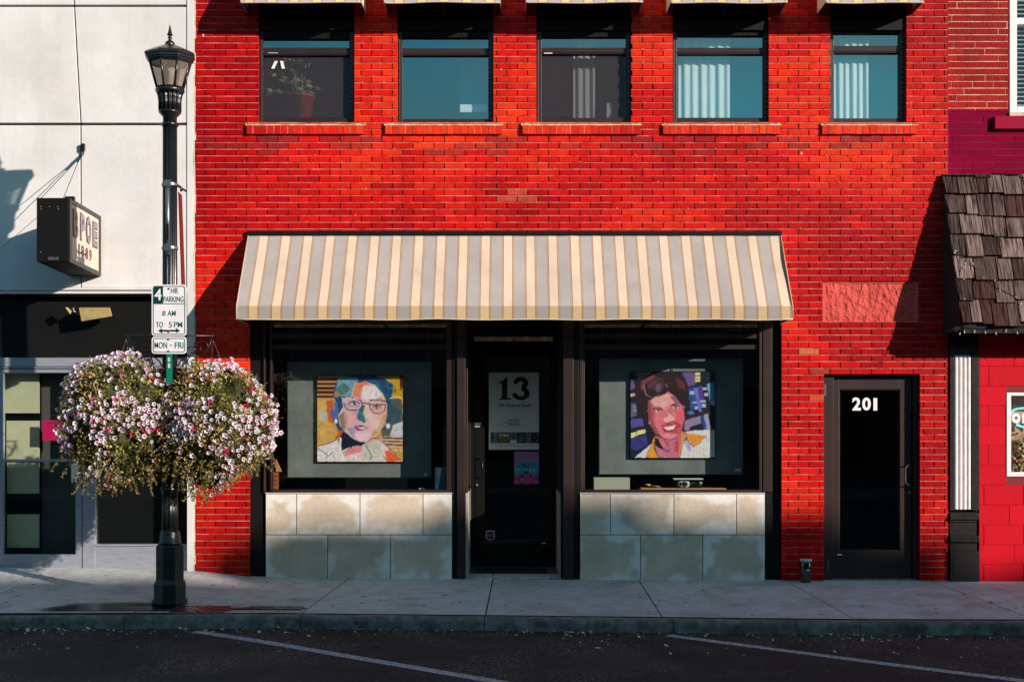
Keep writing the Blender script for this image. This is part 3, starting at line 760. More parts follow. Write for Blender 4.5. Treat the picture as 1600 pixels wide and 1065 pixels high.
mb.poly([(Dn0,.1,DH+.002),(Dn1,.1,DH+.002),(Dn1,1.4,DH+.002),(Dn0,1.4,DH+.002)])
mb.build('shop_interior', M['dark_in'], bld)

# entrance door, 1.34 m back
dy = 1.34; s_ = -dy
ex0, ex1 = PX(736, s_), PX(874, s_)
mb = MB(); zt = PZ(540, s_)
mb.box(ex0-.04, ex0+.035, dy-.03, dy+.07, .0, DH); mb.box(ex1-.035, ex1+.04, dy-.03, dy+.07, .0, DH); mb.box(ex0+.035, ex1-.035, dy-.03, dy+.07, zt, zt+.05)
mb.box(ex0+.035, ex1-.035, dy-.03, dy+.07, DH-.04, DH+.01)
ent = mb.build('entrance_door', M['black'], bld, bevel=.003)
mb = MB(); l0, l1 = ex0+.04, ex1-.04
mb.box(l0, l0+.11, dy, dy+.05, .02, zt-.004); mb.box(l1-.07, l1, dy, dy+.05, .02, zt-.004); mb.box(l0+.11, l1-.07, dy, dy+.05, .02, .26); mb.box(l0+.11, l1-.07, dy, dy+.05, zt-.12, zt-.004)
mb.box(l0+.11, l1-.07, dy+.005, dy+.045, PZ(718,s_)-.008, PZ(718,s_)+.004)
mb.build('door_leaf', M['black'], ent, bevel=.003)
q = MB(); q.poly([(l0+.1,dy+.03,.25),(l1-.06,dy+.03,.25),(l1-.06,dy+.03,zt-.1),(l0+.1,dy+.03,zt-.1)]); q.poly([(ex0,dy+.03,zt+.04),(ex1,dy+.03,zt+.04),(ex1,dy+.03,DH-.02),(ex0,dy+.03,DH-.02)]); q.build('pane', M['g_dark'], ent)
q = MB(); xh = PX(754, s_); hz0, hz1 = PZ(746,s_), PZ(717,s_)
q.tube([(xh-.07,dy,hz0),(xh-.03,dy-.06,hz0),(xh,dy-.07,hz0+.02),(xh,dy-.07,hz1-.02),(xh-.03,dy-.06,hz1),(xh-.07,dy,hz1)], .008); q.build('handle', M['iron'], ent)
q = MB(); a_ = PX(744.5,s_); z_ = PZ(757.5,s_)
q.tube([(a_,dy,z_),(a_,dy-.015,z_)], .018, 16); q.box(PX(739,s_), PX(740,s_), dy-.008, dy-.001, PZ(767,s_), PZ(758,s_)); q.build('lock', M['steel'], ent)
q = MB()   # shield sticker
cx, cz = PX(766,s_), PZ(836,s_)
def shield(k): return [(cx+x*k, cz+z*k) for x, z in ((-.03,.05),(0,.058),(.03,.05),(.05,.052),(.046,.03),(.052,.0),(.048,-.03),(.02,-.048),(0,-.056),(-.02,-.048),(-.048,-.03),(-.052,0),(-.046,.03),(-.05,.052))]
q.prism(shield(1.0), dy-.003, dy-.0005, mi=0); q.prism(shield(.86), dy-.005, dy-.0035, mi=1); q.box(cx-.038, cx+.038, dy-.0075, dy-.0055, cz-.012, cz+.014, mi=2)
q.build('shield_sticker', [M['white'], M['blue_print'], M['red_print']], ent)
q = MB(); q.box(PX(740.5,s_), PX(752,s_), dy-.004, dy-.0005, PZ(663,s_), PZ(660,s_)); q.box(PX(742,s_), PX(750,s_), dy-.004, dy-.0005, PZ(667,s_), PZ(664,s_)); q.box(PX(846,s_), PX(853,s_), dy-.002, dy+.028, PZ(849,s_), PZ(847.6,s_)); q.build('small_sticker', M['white'], ent)
q = MB(); q.box(Dn0, Dn1, .15, 1.31, -.05, .006); q.box(Dn0+.02, Dn1-.02, .01, .15, -.05, .004)
q.build('threshold', mat('grey_threshold', c(110,110,112), c(70,70,72), scale=9, rough=.5, bump=.2), ent)
mt = MB(); mt.box(Dn0+.09, Dn1-.14, .42, 1.1, .007, .02); tag(mt.build('door_mat', mat('dark_mat', c(22,24,24), rough=1, bump=1, bscale=200)), 'dark rectangular mat lying in the recessed doorway', 'door mat')
mb = MB(); random.seed(2)
for i in range(26):
    for j in range(3):
        x = Dn0+.05+i*.034; 
        if random.random() < .32: continue
        mb.box(x, x+.030, .03+j*.06, .082+j*.06, .005, .0078, mi=0 if random.random() < .6 else 1)
mb.build('mosaic_strip', [M['white'], mat('teal_tile', c(120,150,150), rough=.4)], ent)

# side door 201
dd = .12; s2 = -dd; sx0, sx1 = PX(1290), PX(1436); zt = PZ(584)
mb = MB(); mb.box(PX(1287)+.001, PX(1300,s2), .05, .2, -.03, zt); mb.box(PX(1424,s2), PX(1437)-.001, .05, .2, -.03, zt); mb.box(PX(1300,s2), PX(1424,s2), .05, .2, PZ(588,s2), zt)
sd_ = mb.build('side_door', M['bronze'], bld, bevel=.003)
g0, g1, gt, gb = PX(1310,s2), PX(1405,s2), PZ(608,s2), PZ(860,s2)
l0, l1 = PX(1301,s2), PX(1423,s2)
mb = MB(); mb.box(l0, g0, dd-.03, dd+.03, -.0, PZ(588.5,s2)); mb.box(g1, l1, dd-.03, dd+.03, 0, PZ(588.5,s2)); mb.box(g0, g1, dd-.03, dd+.03, gt, PZ(588.5,s2)); mb.box(g0, g1, dd-.03, dd+.03, 0, gb)
mb.box(g0, g0+.012, dd-.015, dd+.01, gb, gt); mb.box(g1-.012, g1, dd-.015, dd+.01, gb, gt); mb.box(g0+.012, g1-.012, dd-.015, dd+.01, gt-.012, gt); mb.box(g0+.012, g1-.012, dd-.015, dd+.01, gb, gb+.012)
mb.build('door_leaf', M['bronze'], sd_, bevel=.003)
q = MB(); q.poly([(g0,dd,gb),(g1,dd,gb),(g1,dd,gt),(g0,dd,gt)]); q.build('pane', M['g_dark'], sd_)
q = MB(); shell(q, g0-.1, g1+.1, dd+.09, 2.0, 0, 2.4); q.box(g0-.1, g1+.1, .5, .54, PZ(757,-.5)-.004, PZ(757,-.5)+.004, mi=1); q.build('hallway', [M['dark_in'], M['steel']], bld)  # thin steel bar stands in for the midrail reflection line in the glass
q = MB(); xh = PX(1412,s2); hz0, hz1 = PZ(757,s2), PZ(726,s2); y_ = dd-.03
q.tube([(xh+.05,y_,hz0),(xh+.02,y_-.055,hz0),(xh-.01,y_-.06,hz0+.03),(xh-.01,y_-.06,hz1-.03),(xh+.02,y_-.055,hz1),(xh+.05,y_,hz1)], .009, 10); q.build('handle', M['iron_worn'], sd_)
q = MB(); q.tube([(PX(1420.5,s2),y_-.001,PZ(769,s2)),(PX(1420.5,s2),y_-.016,PZ(769,s2))], .021, 18); q.tube([(PX(1420.5,s2),y_-.016,PZ(769,s2)),(PX(1420.5,s2),y_-.02,PZ(769,s2))], .009, 12, mi=1); q.build('lock', [M['steel'], M['black_print']], sd_)
q = MB(); text_into(q, '2', PX(1331.5,s2), PX(1345,s2), PZ(641,s2), PZ(620.5,s2), dd-.004, bold=.035); text_into(q, '0', PX(1347,s2), PX(1360.5,s2), PZ(641,s2), PZ(620.5,s2), dd-.004, bold=.035)
q.box(PX(1364.5,s2), PX(1370.5,s2), dd-.005, dd-.003, PZ(641,s2), PZ(621.5,s2)); q.build('house_number', M['white'], sd_)
q = MB(); q.box(PX(1307,s2), PX(1314,s2), dd-.033, dd-.031, PZ(866.5,s2), PZ(864.5,s2)); q.build('small_sticker', M['white'], sd_)
q = MB(); q.box(l0-.02, l1+.02, .03, .2, -.04, .006); q.build('threshold', M['steel'], sd_)
q = MB(); q.box(PX(1288.5), PX(1292), .035, .05, PZ(618), PZ(600)); q.build('hinge', M['steel'], sd_)
q = MB(); q.box(PX(1290.5,s2), PX(1292,s2), .044, .05, PZ(891), PZ(873)); q.build('hinge', M['steel'], sd_)

# ------------------------------------------------------------------ awnings
def striped_awning(name, px0, px1, zt, zfold, zlip, d, label, group=None, phase=0.0, yt=.03, fab='fabric'):
    x0, x1 = PX(px0, d), PX(px1, d)
    root = thing(name, ((x0+x1)/2, -.02, zlip), label, 'awning', group)
    per = .227; seq = [('g',.106),('b',.006),('c',.003),('b',.010),('c',.083),('b',.010),('c',.003),('b',.006)]
    colr = {'g': c(184,179,176), 'b': c(172,136,102), 'c': c(230,212,190)}
    cuts = []; x = math.floor(x0/per)*per-per+phase
    while x < x1:
        for k, wd in seq:
            a, b = max(x, x0), min(x+wd, x1)
            if b-a > 1e-4: cuts.append((a, b, k))
            x += wd
    cv = MB(); vl = MB(); NS = 9
    def sag(x, t): return .016*math.sin(math.pi*t)*(.6+.4*math.sin(x*4.8))+.014*math.sin(math.pi*t)*noise.noise(Vector((x*2.2, t*1.6, 0)))+.004*noise.noise(Vector((x*9, t*3, 4)))
    def hem(x): return zlip+.007*noise.noise(Vector((x*1.9, 3, 1)))+.003*math.sin(x*7)
    for a, b, k in cuts:
        m_ = 1
        for i in range(NS):
            t0, t1 = i/NS, (i+1)/NS
            def pt(x, t): return (x, -(yt+(d-yt)*t)+sag(x, t), zt+(zfold-zt)*t-sag(x, t)*.5)
            cv.add([pt(a,t1),pt(b,t1),pt(b,t0),pt(a,t0)], [[0,1,2,3]], scl(colr[k], random.uniform(.985,1.015)), 0, True)
        cc = colr[k]; cc = c(230,202,154) if k == 'c' else cc  # valance cream yellowed to paint in the different light on the front drop
        vl.add([(a,-d-.002+.006*math.sin(a*4),hem(a)),(b,-d-.002+.006*math.sin(b*4),hem(b)),(b,-d,zfold+.5*sag(b,1)*0),(a,-d,zfold)], [[0,1,2,3]], cc, 0, True)
    cv.build('canopy', M[fab], root); vl.build('valance', M['valance'] if fab == 'fabric' else M[fab], root)
    # end gussets
    for x, nm in ((x0, 0), (x1, 1)):
        g = MB(); e = .002*(1 if nm else -1)
        g.poly([(x+e,-yt,zt),(x+e,-d,zfold),(x+e,-d,zlip),(x+e,-.012,zlip)], colr['c']); g.build('gusset', M[fab], root)
    b = MB()
    b.tube([(x, -d-.004+.006*math.sin(x*4), hem(x)) for x in np.linspace(x0, x1, 60)], .007, 6)
    for x in (x0, x1): b.tube([(x,-yt-.004,zt+.004),(x,-d-.003,zfold),(x,-d-.004,zlip)], .005, 6)
    b.build('piping', M['binding'], root)
    b = MB(); b.box(x0-.01, x1+.01, -.055, -.009, zt-.01, zt+.035)
    n = max(2, int((x1-x0)/1.3))
    for k in range(n+1):
        x = x0+.02+(x1-x0-.04)*k/n
        b.tube([(x,-.02,zlip+.01),(x,-d+.02,zlip+.01)], .011, 6); b.tube([(x,-.04,zt-.05),(x,-d+.03,zfold-.05)], .009, 6)
    b.tube([(x0+.01,-d+.02,zlip+.012),(x1-.01,-d+.02,zlip+.012)], .011, 6)
    b.build('support_frame', M['black'], root)
    return root
dA = .66
striped_awning('awning', 369.5, 1238.5, PZ(367), PZ(478,dA), PZ(499,dA), dA, 'long cream and grey striped canvas awning over the shop windows and recessed doorway', phase=.02)
dU = .40
UA = [(376,565),(600,782),(822,1004),(1048,1230),(1290,1443)]
ulab = ['small striped awning over the upstairs window with the potted plant', 'small striped awning over the plain blue upstairs window',
        'small striped awning over the middle upstairs window', 'small striped awning over the fourth upstairs window with wide white curtains', 'small striped awning over the narrow upstairs window at the right']
for (a, b), lab in zip(UA, ulab):
    striped_awning('window_awning', a, b, PZ(-95), PZ(-12,dU), PZ(4.5,dU), dU, lab, 'striped awnings over the upstairs windows', phase=(.03*a)%.227, fab='lined_fabric')

# ------------------------------------------------------------------ things behind the glass
def curtain(x0, x1, z0, z1, y, folds, label, m=M['curtain'], amp=.009, cat='curtain', name='curtain', group=None):
    mb = MB(); N = folds*10; vs_ = []
    for i in range(N+1):
        x = x0+(x1-x0)*i/N; t = i/N*folds*2*math.pi
        yy = y+amp*math.sin(t)+amp*.4*math.sin(t*.53+1); vs_ += [(x,yy,z0),(x+.01*math.sin(t),yy*.98+.02*y,z1)]
    mb.add(vs_, [[2*i,2*i+2,2*i+3,2*i+1] for i in range(N)], None, 0, True)
    return tag(mb.build(name, m), label, cat, group)
q = -.22
curtain(PX(1060,q), PX(1140,q), PZ(190,q), PZ(20,q), .2, 6, 'wide white pleated curtain hanging in the fourth upstairs window')
curtain(PX(1303,q), PX(1356,q), PZ(190,q), PZ(20,q), .2, 5, 'narrow white pleated curtain in the rightmost narrow upstairs window of the red building')
curtain(PX(896,q), PX(930,q), PZ(190,q), PZ(20,q), .25, 3, 'thin white curtain gathered in the middle upstairs window behind a dark screen')
curtain(PX(1139,q), PX(1196,q), PZ(190,q), PZ(20,q), .3, 4, 'sheer pale teal curtain beside the wide white curtain in the fourth upstairs window', m=M['teal_blind'], amp=.012)
curtain(PX(1357,q), PX(1408,q), PZ(190,q), PZ(20,q), .3, 4, 'sheer pale teal curtain beside the narrow white curtain in the rightmost narrow upstairs window', m=M['teal_blind'], amp=.012)
curtain(PX(930,q), PX(978,q), PZ(190,q), PZ(20,q), .30, 2, 'sheer grey curtain half beside the thin white curtain in the middle upstairs window', m=M['screen'], amp=.015)
mb = MB(); mb.box(PX(718,q), PX(766,q), .3, .312, PZ(190,q), PZ(20,q)); mb2 = MB(); mb2.box(PX(718,-.16), PX(762,-.16), .16, .26, PZ(176,-.16), PZ(163,-.16)); tag(mb2.build('white_block', M['white'], bevel=.01), 'plain white block lying at the right inside the plain blue upstairs window', 'cloth')  # plain white block added for the pale bar low in the pane
tag(mb.build('window_blind', M['teal_blind']), 'pale blue blind hanging at the right of the plain blue upstairs window', 'blind')
mb = MB(); mb.box(PX(948,-.15), PX(957,-.15), .15, .153, PZ(184,-.15), PZ(161,-.15)); tag(mb.build('paper_notice', M['white']), 'small white paper notice in the corner of the middle upstairs window', 'notice')
mb = MB()
for (ax, ay, bx, by) in ((426,107.5,431.5,95.5),(442.5,107.5,440,95.5)):
    u = P(ax, ay, -.07); v = P(bx, by, -.07); dx = .016
    mb.hexa([(u.x-dx,.072,u.z),(u.x+dx,.072,u.z),(v.x+dx,.072,v.z),(v.x-dx,.072,v.z)], [(u.x-dx,.078,u.z),(u.x+dx,.078,u.z),(v.x+dx,.078,v.z),(v.x-dx,.078,v.z)])
tag(mb.build('tape_strips', M['white']), 'two short white tape strips stuck on the screen of the upstairs plant window', 'tape')

# potted plant
pl_ = thing('potted_plant', (PX(472,-.3), .32, PZ(188,-.3)), 'potted umbrella plant in a red pot behind the first upstairs window', 'plant')
cx, cy, z0 = PX(472,-.3), .32, PZ(188,-.3)
mb = MB(); mb.lathe([(.085,z0),(.125,z0+.235),(.135,z0+.235),(.135,z0+.26),(.118,z0+.26),(.11,z0+.2)], cx, cy, 24); mb.build('pot', M['pot_red'], pl_)
random.seed(9); mb = MB(); st = MB()
heads = [(-.26,.50),(-.22,.72),(-.05,.62),(.03,.66),(.10,.70),(-.14,.42),(-.30,.32),(.02,.40),(.12,.36),(-.10,.60),(-.02,.50),(.30,.42),(-.18,.58),(.05,.30)]
for hx, hz in heads:
    tip = Vector((cx+hx, cy+random.uniform(-.08,.12), z0+hz)); basep = Vector((cx+random.uniform(-.05,.05), cy, z0+.2))
    midp = (tip+basep)/2+Vector((0,0,.04)); st.tube([basep, midp, tip], .005, 5)
    for k in range(8):
        a = k*6.28/8+random.random(); L = random.uniform(.07,.12); dv = Vector((math.cos(a), math.sin(a)*.7, random.uniform(-.5,.3))).normalized()
        sv = dv.cross(Vector((random.uniform(-.2,.2),1,0))).normalized()*L*.2
        mb.add([tip+dv*.015, tip+dv*L*.5+sv, tip+dv*L*1.05, tip+dv*L*.5-sv], [[0,1,2,3]])
mb.build('foliage', M['house_leaf'], pl_); st.build('stems', M['house_leaf'], pl_)

# display panels and portraits
def board(x0, x1, y0, y1, d, label, lab2):
    a, b, zt, zb = PX(x0,-d), PX(x1,-d), PZ(y0,-d), PZ(y1,-d)
    r = thing('display_board', ((a+b)/2, d, zb), label, 'display board')
    m = MB(); m.box(a, b, d, d+.02, zb, zt); m.build('panel', M['panel'], r, bevel=.002)
    m = MB(); t = .006; m.box(a-t, b+t, d-.003, d-.0005, zb-t, zb); m.box(a-t, b+t, d-.003, d-.0005, zt, zt+t); m.box(a-t, a, d-.003, d-.0005, zb, zt); m.box(b, b+t, d-.003, d-.0005, zb, zt); m.build('edge_trim', M['steel'], r)
    m = MB()
    for x in (a+.03, b-.03): m.tube([(x,d+.01,zt-.03),(x,d+.01,DH)], .003, 5)
    m.build('hanging_wire', M['steel'], r)
    return r
b1 = board(450, 673, 566, 745, .42, 'grey painted board hanging in the left shop window behind the portrait with glasses', '')
m = MB(); d = .415; m.box(PX(663,-d), PX(666.5,-d), d-.002, d+.004, PZ(743,-d), PZ(739,-d)); m.box(PX(667,-d), PX(673,-d), d-.002, d+.004, PZ(742.5,-d), PZ(739.5,-d), mi=1); m.build('label_tag', [M['white'], M['teal_blind']], b1)
b2 = board(937, 1160, 561, 740, .42, 'grey painted board hanging in the right shop window behind the smiling portrait', '')
m = MB(); m.box(PX(1148,-d), PX(1158,-d), d-.002, d+.004, PZ(736,-d), PZ(732,-d)); m.build('label_tag', M['white'], b2)

def portrait_one():
    r = Raster(168, 168, (55,50,1010,1010), c(198,152,78))
    for k in range(5):
        r.rect(55, 74+48*k, 300, 100+48*k, (62,16,30)); r.rect(55, 100+48*k, 300, 106+48*k, (120,70,60))
    r.poly([(55,300),(220,300),(250,560),(330,600),(340,740),(60,830)], (204,158,86)); r.poly([(150,330),(215,320),(250,540),(330,590),(345,700),(270,770),(180,560)], (196,92,40))
    r.poly([(60,600),(170,560),(250,580),(290,690),(230,780),(60,830)], (208,164,84)); r.ell(115,485,48,80,(190,190,172)); r.ell(100,380,35,45,(222,170,90))
    r.poly([(860,50),(1010,50),(1010,300),(900,290)], (196,160,20)); r.poly([(970,50),(1010,50),(1010,200),(985,215),(975,140)], (88,26,20)); r.ell(925,210,14,22,(120,90,30))
    r.poly([(840,290),(1000,310),(1010,560),(940,720),(780,730),(760,600)], (88,92,88)); r.poly([(900,600),(1010,560),(1010,730),(860,730)], (206,202,208)); r.poly([(760,730),(1010,735),(1010,900),(880,890)], (216,180,140))
    for k, cc in enumerate(((70,40,66),(120,40,90),(50,20,30),(200,150,70))): r.line([(790,742+38*k),(1010,752+36*k)], 16, cc)
    hair = [(285,85),(400,50),(700,50),(800,75),(900,150),(905,230),(870,330),(900,400),(1000,440),(960,560),(850,570),(830,650),(300,660),(240,560),(205,470),(215,380),(262,330),(232,270),(240,190)]
    r.poly(hair, (24,74,122)); r.poly([(285,90),(340,58),(520,65),(505,125),(445,260),(330,290),(255,235)], (112,166,184)); r.poly([(250,200),(350,120),(430,200),(330,280)], (78,126,120))
    r.poly([(640,60),(740,120),(800,250),(770,260),(700,150)], (20,110,130)); r.ell(870,160,36,40,(46,110,150)); r.ell(868,158,22,26,(20,60,110)); r.poly([(800,260),(880,300),(860,380),(800,330)], (30,80,110))
    r.poly([(215,370),(280,330),(300,480),(260,560),(220,500)], (70,110,170)); r.ell(270,260,30,28,(200,120,90)); r.ell(240,400,14,30,(190,120,90)); r.poly([(840,400),(940,380),(980,470),(900,600),(860,560)], (60,80,96))
    r.poly([(470,130),(600,115),(700,150),(785,250),(830,340),(835,480),(810,600),(720,720),(640,790),(560,800),(470,770),(380,690),(310,600),(290,500),(340,400),(330,300),(440,270)], (224,184,188))
    r.poly([(480,130),(600,112),(655,155),(560,185),(545,300),(455,265)], (226,132,92)); r.poly([(570,165),(700,155),(780,270),(640,330),(550,300)], (234,218,224))
    r.poly([(795,480),(832,470),(812,600),(700,715),(645,735),(715,640),(765,560)], (206,152,92)); r.poly([(345,430),(500,435),(485,600),(370,620)], (228,172,184)); r.poly([(298,500),(350,440),(362,640),(325,610)], (112,120,84))
    r.poly([(380,620),(470,620),(500,760),(430,720)], (170,150,190)); r.poly([(545,380),(590,370),(570,480),(600,560),(570,577),(500,535),(505,480)], (56,118,140)); r.poly([(590,360),(640,400),(655,520),(600,550),(565,470)], (222,198,188))
    r.poly([(460,700),(640,690),(620,780),(540,790)], (236,192,216)); r.poly([(462,608),(545,600),(632,630),(560,662),(490,655)], (150,66,122)); r.poly([(500,622),(615,632),(560,648)], (244,238,242))
    r.soft(420,520,110,120,(238,170,176),.7); r.soft(700,560,110,120,(238,206,200),.8); r.soft(760,430,80,150,(226,160,130),.6); r.soft(560,720,120,60,(240,206,226),.7); r.soft(640,240,120,110,(244,232,236),.8); r.soft(350,560,50,130,(120,116,90),.6); r.soft(520,500,40,60,(40,100,130),.7); r.poly([(360,300),(540,325),(545,400),(500,430),(400,430),(355,380)], (206,178,196), .6); r.poly([(645,375),(810,375),(800,440),(740,468),(680,455)], (226,186,190), .6); r.soft(460,360,90,50,(120,100,140),.7); r.soft(722,402,70,40,(170,110,120),.6)
    r.line([(415,352),(450,335),(500,340),(525,360)], 10, (50,30,60)); r.ell(470,360,42,17,(214,206,226)); r.ell(474,358,21,18,(10,16,44)); r.ell(480,351,7,6,(245,245,250)); r.line([(680,395),(715,380),(760,395)], 9, (60,30,50)); r.ell(722,403,34,14,(216,206,220)); r.ell(722,401,18,15,(20,28,40)); r.ell(727,395,6,5,(245,245,250))
    r.line([(350,290),(450,288),(540,320),(562,380),(535,428),(420,436),(372,410),(350,350)], 11, (44,22,44)); r.line([(640,372),(820,372),(805,440),(742,472),(680,460),(644,410),(640,372)], 10, (44,22,44)); r.line([(560,352),(645,362)], 12, (44,22,44))
    r.line([(640,322),(760,318),(860,345)], 12, (30,34,50)); r.line([(375,290),(510,306)], 9, (210,214,224)); r.line([(870,300),(960,285),(1005,310)], 12, (220,214,200))
    r.poly([(345,665),(480,770),(620,800),(560,840),(420,850),(330,900),(290,780)], (14,26,46)); r.poly([(55,840),(200,800),(290,755),(330,1010),(55,1010)], (228,220,224)); r.poly([(330,890),(450,840),(560,830),(700,740),(760,755),(880,880),(1005,1000),(1005,1010),(300,1010)], (230,208,208))
    r.poly([(420,850),(560,830),(545,900),(430,930),(345,950)], (222,142,142)); r.poly([(560,830),(620,790),(730,750),(765,900),(740,960),(640,1000),(555,960)], (202,202,192)); r.poly([(640,760),(700,735),(735,760),(650,800),(610,800)], (222,170,150)); r.poly([(810,900),(860,885),(1005,1003),(835,1008)], (236,100,50))
    for k in range(11): t = k/10; r.ell(315-20*math.sin(3.14*t)+42*t, 752+240*t, 13, 13, (238,234,230))
    r.ell(265,555,18,25,(236,232,226)); r.ell(846,610,22,30,(230,226,226))
    for p in ([(55,838),(150,815),(200,800),(280,762)], [(70,862),(130,905),(170,938)], [(145,975),(230,905)], [(615,788),(665,745),(740,750)], [(740,755),(870,870),(995,1000)], [(790,945),(830,995)], [(600,840),(660,930),(655,985)], [(345,915),(440,850)]): r.line(p, 8, (30,24,44))
    r.strokes(700, 14, .34, 40); r.blur(); r.strokes(900, 4, .28, 26); return r
def portrait_two():
    r = Raster(168, 168, (60,55,1005,1005), c(14,20,46))
    r.poly([(120,55),(320,55),(250,110),(140,135)], (136,106,134)); r.poly([(640,60),(780,55),(800,180),(690,212)], (112,82,152)); 
    for y in (60, 98, 136): r.rect(785, y, 842, y+28, (232,222,150))
    r.poly([(62,572),(195,568),(215,650),(62,682)], (92,72,156)); r.poly([(62,730),(225,685),(232,725),(62,785)], (236,226,150)); r.poly([(62,790),(232,740),(262,860),(120,930),(62,900)], (52,52,124)); r.poly([(62,296),(105,286),(105,320),(62,330)], (212,192,192))
    r.poly([(62,400),(122,398),(132,530),(62,562)], (94,94,118)); r.poly([(62,120),(100,180),(110,230),(62,262)], (110,84,150)); r.rect(90,420,125,450,(140,130,190)); r.rect(90,470,125,490,(150,140,200))
    r.poly([(690,235),(860,200),(905,440),(735,482)], (46,76,140)); r.poly([(765,232),(812,225),(862,492),(828,500)], (112,112,214)); r.poly([(820,210),(860,205),(880,330),(850,340)], (90,60,140))
    for q_ in ((725,265,772,302),(872,222,914,252),(888,288,930,320),(842,365,902,386),(856,408,906,445),(750,385,802,402),(782,432,812,466)): r.rect(*q_, (174,186,232))
    r.poly([(915,190),(1005,165),(1003,400),(965,422)], (112,168,214)); r.rect(965,385,1000,420,(200,214,234)); r.poly([(690,520),(1000,480),(1000,510),(690,552)], (62,22,32)); r.ell(735,505,40,18,(70,120,170))
    r.poly([(665,590),(840,540),(850,620),(730,660),(720,700),(665,700)], (142,130,162)); r.poly([(850,540),(930,520),(965,690),(880,695)], (172,166,192)); r.poly([(848,540),(882,534),(920,690),(880,694)], (42,72,162)); r.ell(720,635,16,12,(200,110,110))
    r.poly([(250,560),(180,540),(128,450),(108,330),(128,200),(200,110),(320,65),(560,66),(670,120),(705,220),(712,330),(738,380),(690,480),(702,560),(660,600),(300,720)], (42,18,28))
    r.poly([(185,150),(320,80),(335,110),(225,180),(200,262),(170,240)], (122,62,70)); r.soft(340,190,110,70,(110,70,84),.7); r.soft(370,230,40,60,(130,108,140),.6); r.line([(260,250),(290,170),(360,120),(430,140)], 12, (96,50,62)); r.line([(320,260),(340,190),(400,150)], 9, (28,12,20)); r.line([(400,260),(440,200),(520,170)], 9, (84,46,60)); r.poly([(560,130),(650,150),(684,262),(600,230)], (112,36,46)); r.line([(210,200),(230,300),(280,330)], 9, (180,130,130)); r.line([(450,190),(480,225)], 10, (140,100,130))
    r.poly([(262,370),(330,335),(400,325),(450,295),(480,265),(560,320),(620,400),(655,440),(662,560),(640,680),(580,770),(500,805),(430,790),(360,740),(310,640),(262,620),(252,480)], (226,120,132))
    r.poly([(255,380),(302,352),(290,480),(330,640),(402,762),(340,730),(260,620)], (164,80,96)); r.poly([(290,370),(440,300),(480,285),(600,385),(500,420),(480,520),(400,430),(300,440)], (234,164,168)); r.poly([(500,330),(560,320),(620,400),(560,400)], (160,96,130))
    r.poly([(300,500),(420,500),(412,620),(340,600)], (238,106,124)); r.poly([(560,480),(652,460),(640,640),(580,625)], (232,96,120)); r.poly([(395,640),(560,600),(642,640),(560,745),(440,725)], (206,62,92)); r.poly([(640,420),(680,430),(650,480)], (120,110,150))
    r.poly([(412,665),(480,655),(572,632),(562,690),(500,716),(440,702)], (122,12,42)); r.poly([(428,668),(568,640),(552,682),(480,702)], (246,240,226)); r.poly([(430,572),(470,550),(485,500),(550,560),(545,590),(440,612)], (242,186,180)); r.poly([(425,600),(470,615),(540,600),(600,620),(480,640)], (196,60,88))
    r.soft(400,380,120,80,(240,176,176),.7); r.soft(350,560,70,80,(244,130,140),.7); r.soft(620,540,60,90,(240,110,130),.6); r.soft(300,520,50,150,(140,60,80),.6); r.soft(500,770,90,50,(246,170,180),.6); r.soft(600,700,50,80,(196,70,100),.5); r.soft(485,480,50,70,(200,90,110),.5)
    for ex, ey in ((370,485),(565,442)):
        r.ell(ex, ey-6, 46, 24, (150,50,66)); r.ell(ex, ey, 38, 16, (240,236,230)); r.ell(ex+3, ey-2, 17, 15, (38,24,20)); r.ell(ex+7, ey-6, 4, 4, (240,240,240)); r.line([(ex-40,ey+2),(ex-15,ey-14),(ex+18,ey-14),(ex+40,ey)], 6, (40,10,18))
    r.line([(308,465),(350,442),(412,456)], 9, (84,22,34)); r.line([(512,426),(560,404),(612,402)], 9, (84,22,34)); r.poly([(440,760),(562,730),(545,800),(460,802)], (242,150,168)); r.poly([(262,600),(296,600),(290,640),(262,630)], (210,120,130))
    r.poly([(350,760),(480,812),(600,745),(642,700),(620,1005),(370,1005),(328,880)], (208,112,132)); r.poly([(400,905),(510,918),(482,955)], (152,82,132)); r.poly([(560,830),(600,800),(602,950),(550,930)], (190,70,102)); r.poly([(340,850),(420,930),(500,1005),(370,1005)], (204,120,160)); r.line([(440,800),(490,880)], 8, (120,40,60))
    r.poly([(345,745),(225,1005),(372,1005),(325,905),(332,840)], (236,152,52)); r.poly([(340,790),(372,790),(402,870),(452,912),(382,902),(330,860)], (30,12,22)); r.line([(350,740),(320,850),(370,1000)], 7, (30,12,22)); r.poly([(640,700),(684,770),(640,860),(615,1005),(605,960),(630,780)], (236,150,50))
    r.poly([(665,715),(900,692),(1003,700),(1003,1005),(620,1005),(640,860),(690,792)], (226,224,226)); r.poly([(645,830),(700,790),(740,900),(720,940)], (180,170,226)); r.poly([(670,722),(760,740),(918,765),(850,830),(760,885),(705,805)], (234,150,54)); r.line([(670,715),(705,820),(760,885)], 7, (60,30,20)); r.line([(760,885),(850,832)], 6, (60,30,20)); r.line([(640,860),(615,1005)], 6, (40,20,30))
    r.poly([(295,848),(222,1005),(110,1003)], (216,216,236))
    for x in (770,800,830,870,900): r.line([(x,990),(x+8,930-(x%40))], 4, (170,166,170))
    r.line([(370,745),(430,790),(520,806),(590,770)], 7, (110,30,44)); r.line([(255,390),(262,600),(330,720)], 6, (110,40,50))
    r.strokes(700, 15, .32, 40); r.blur(); r.strokes(900, 5, .26, 26); return r
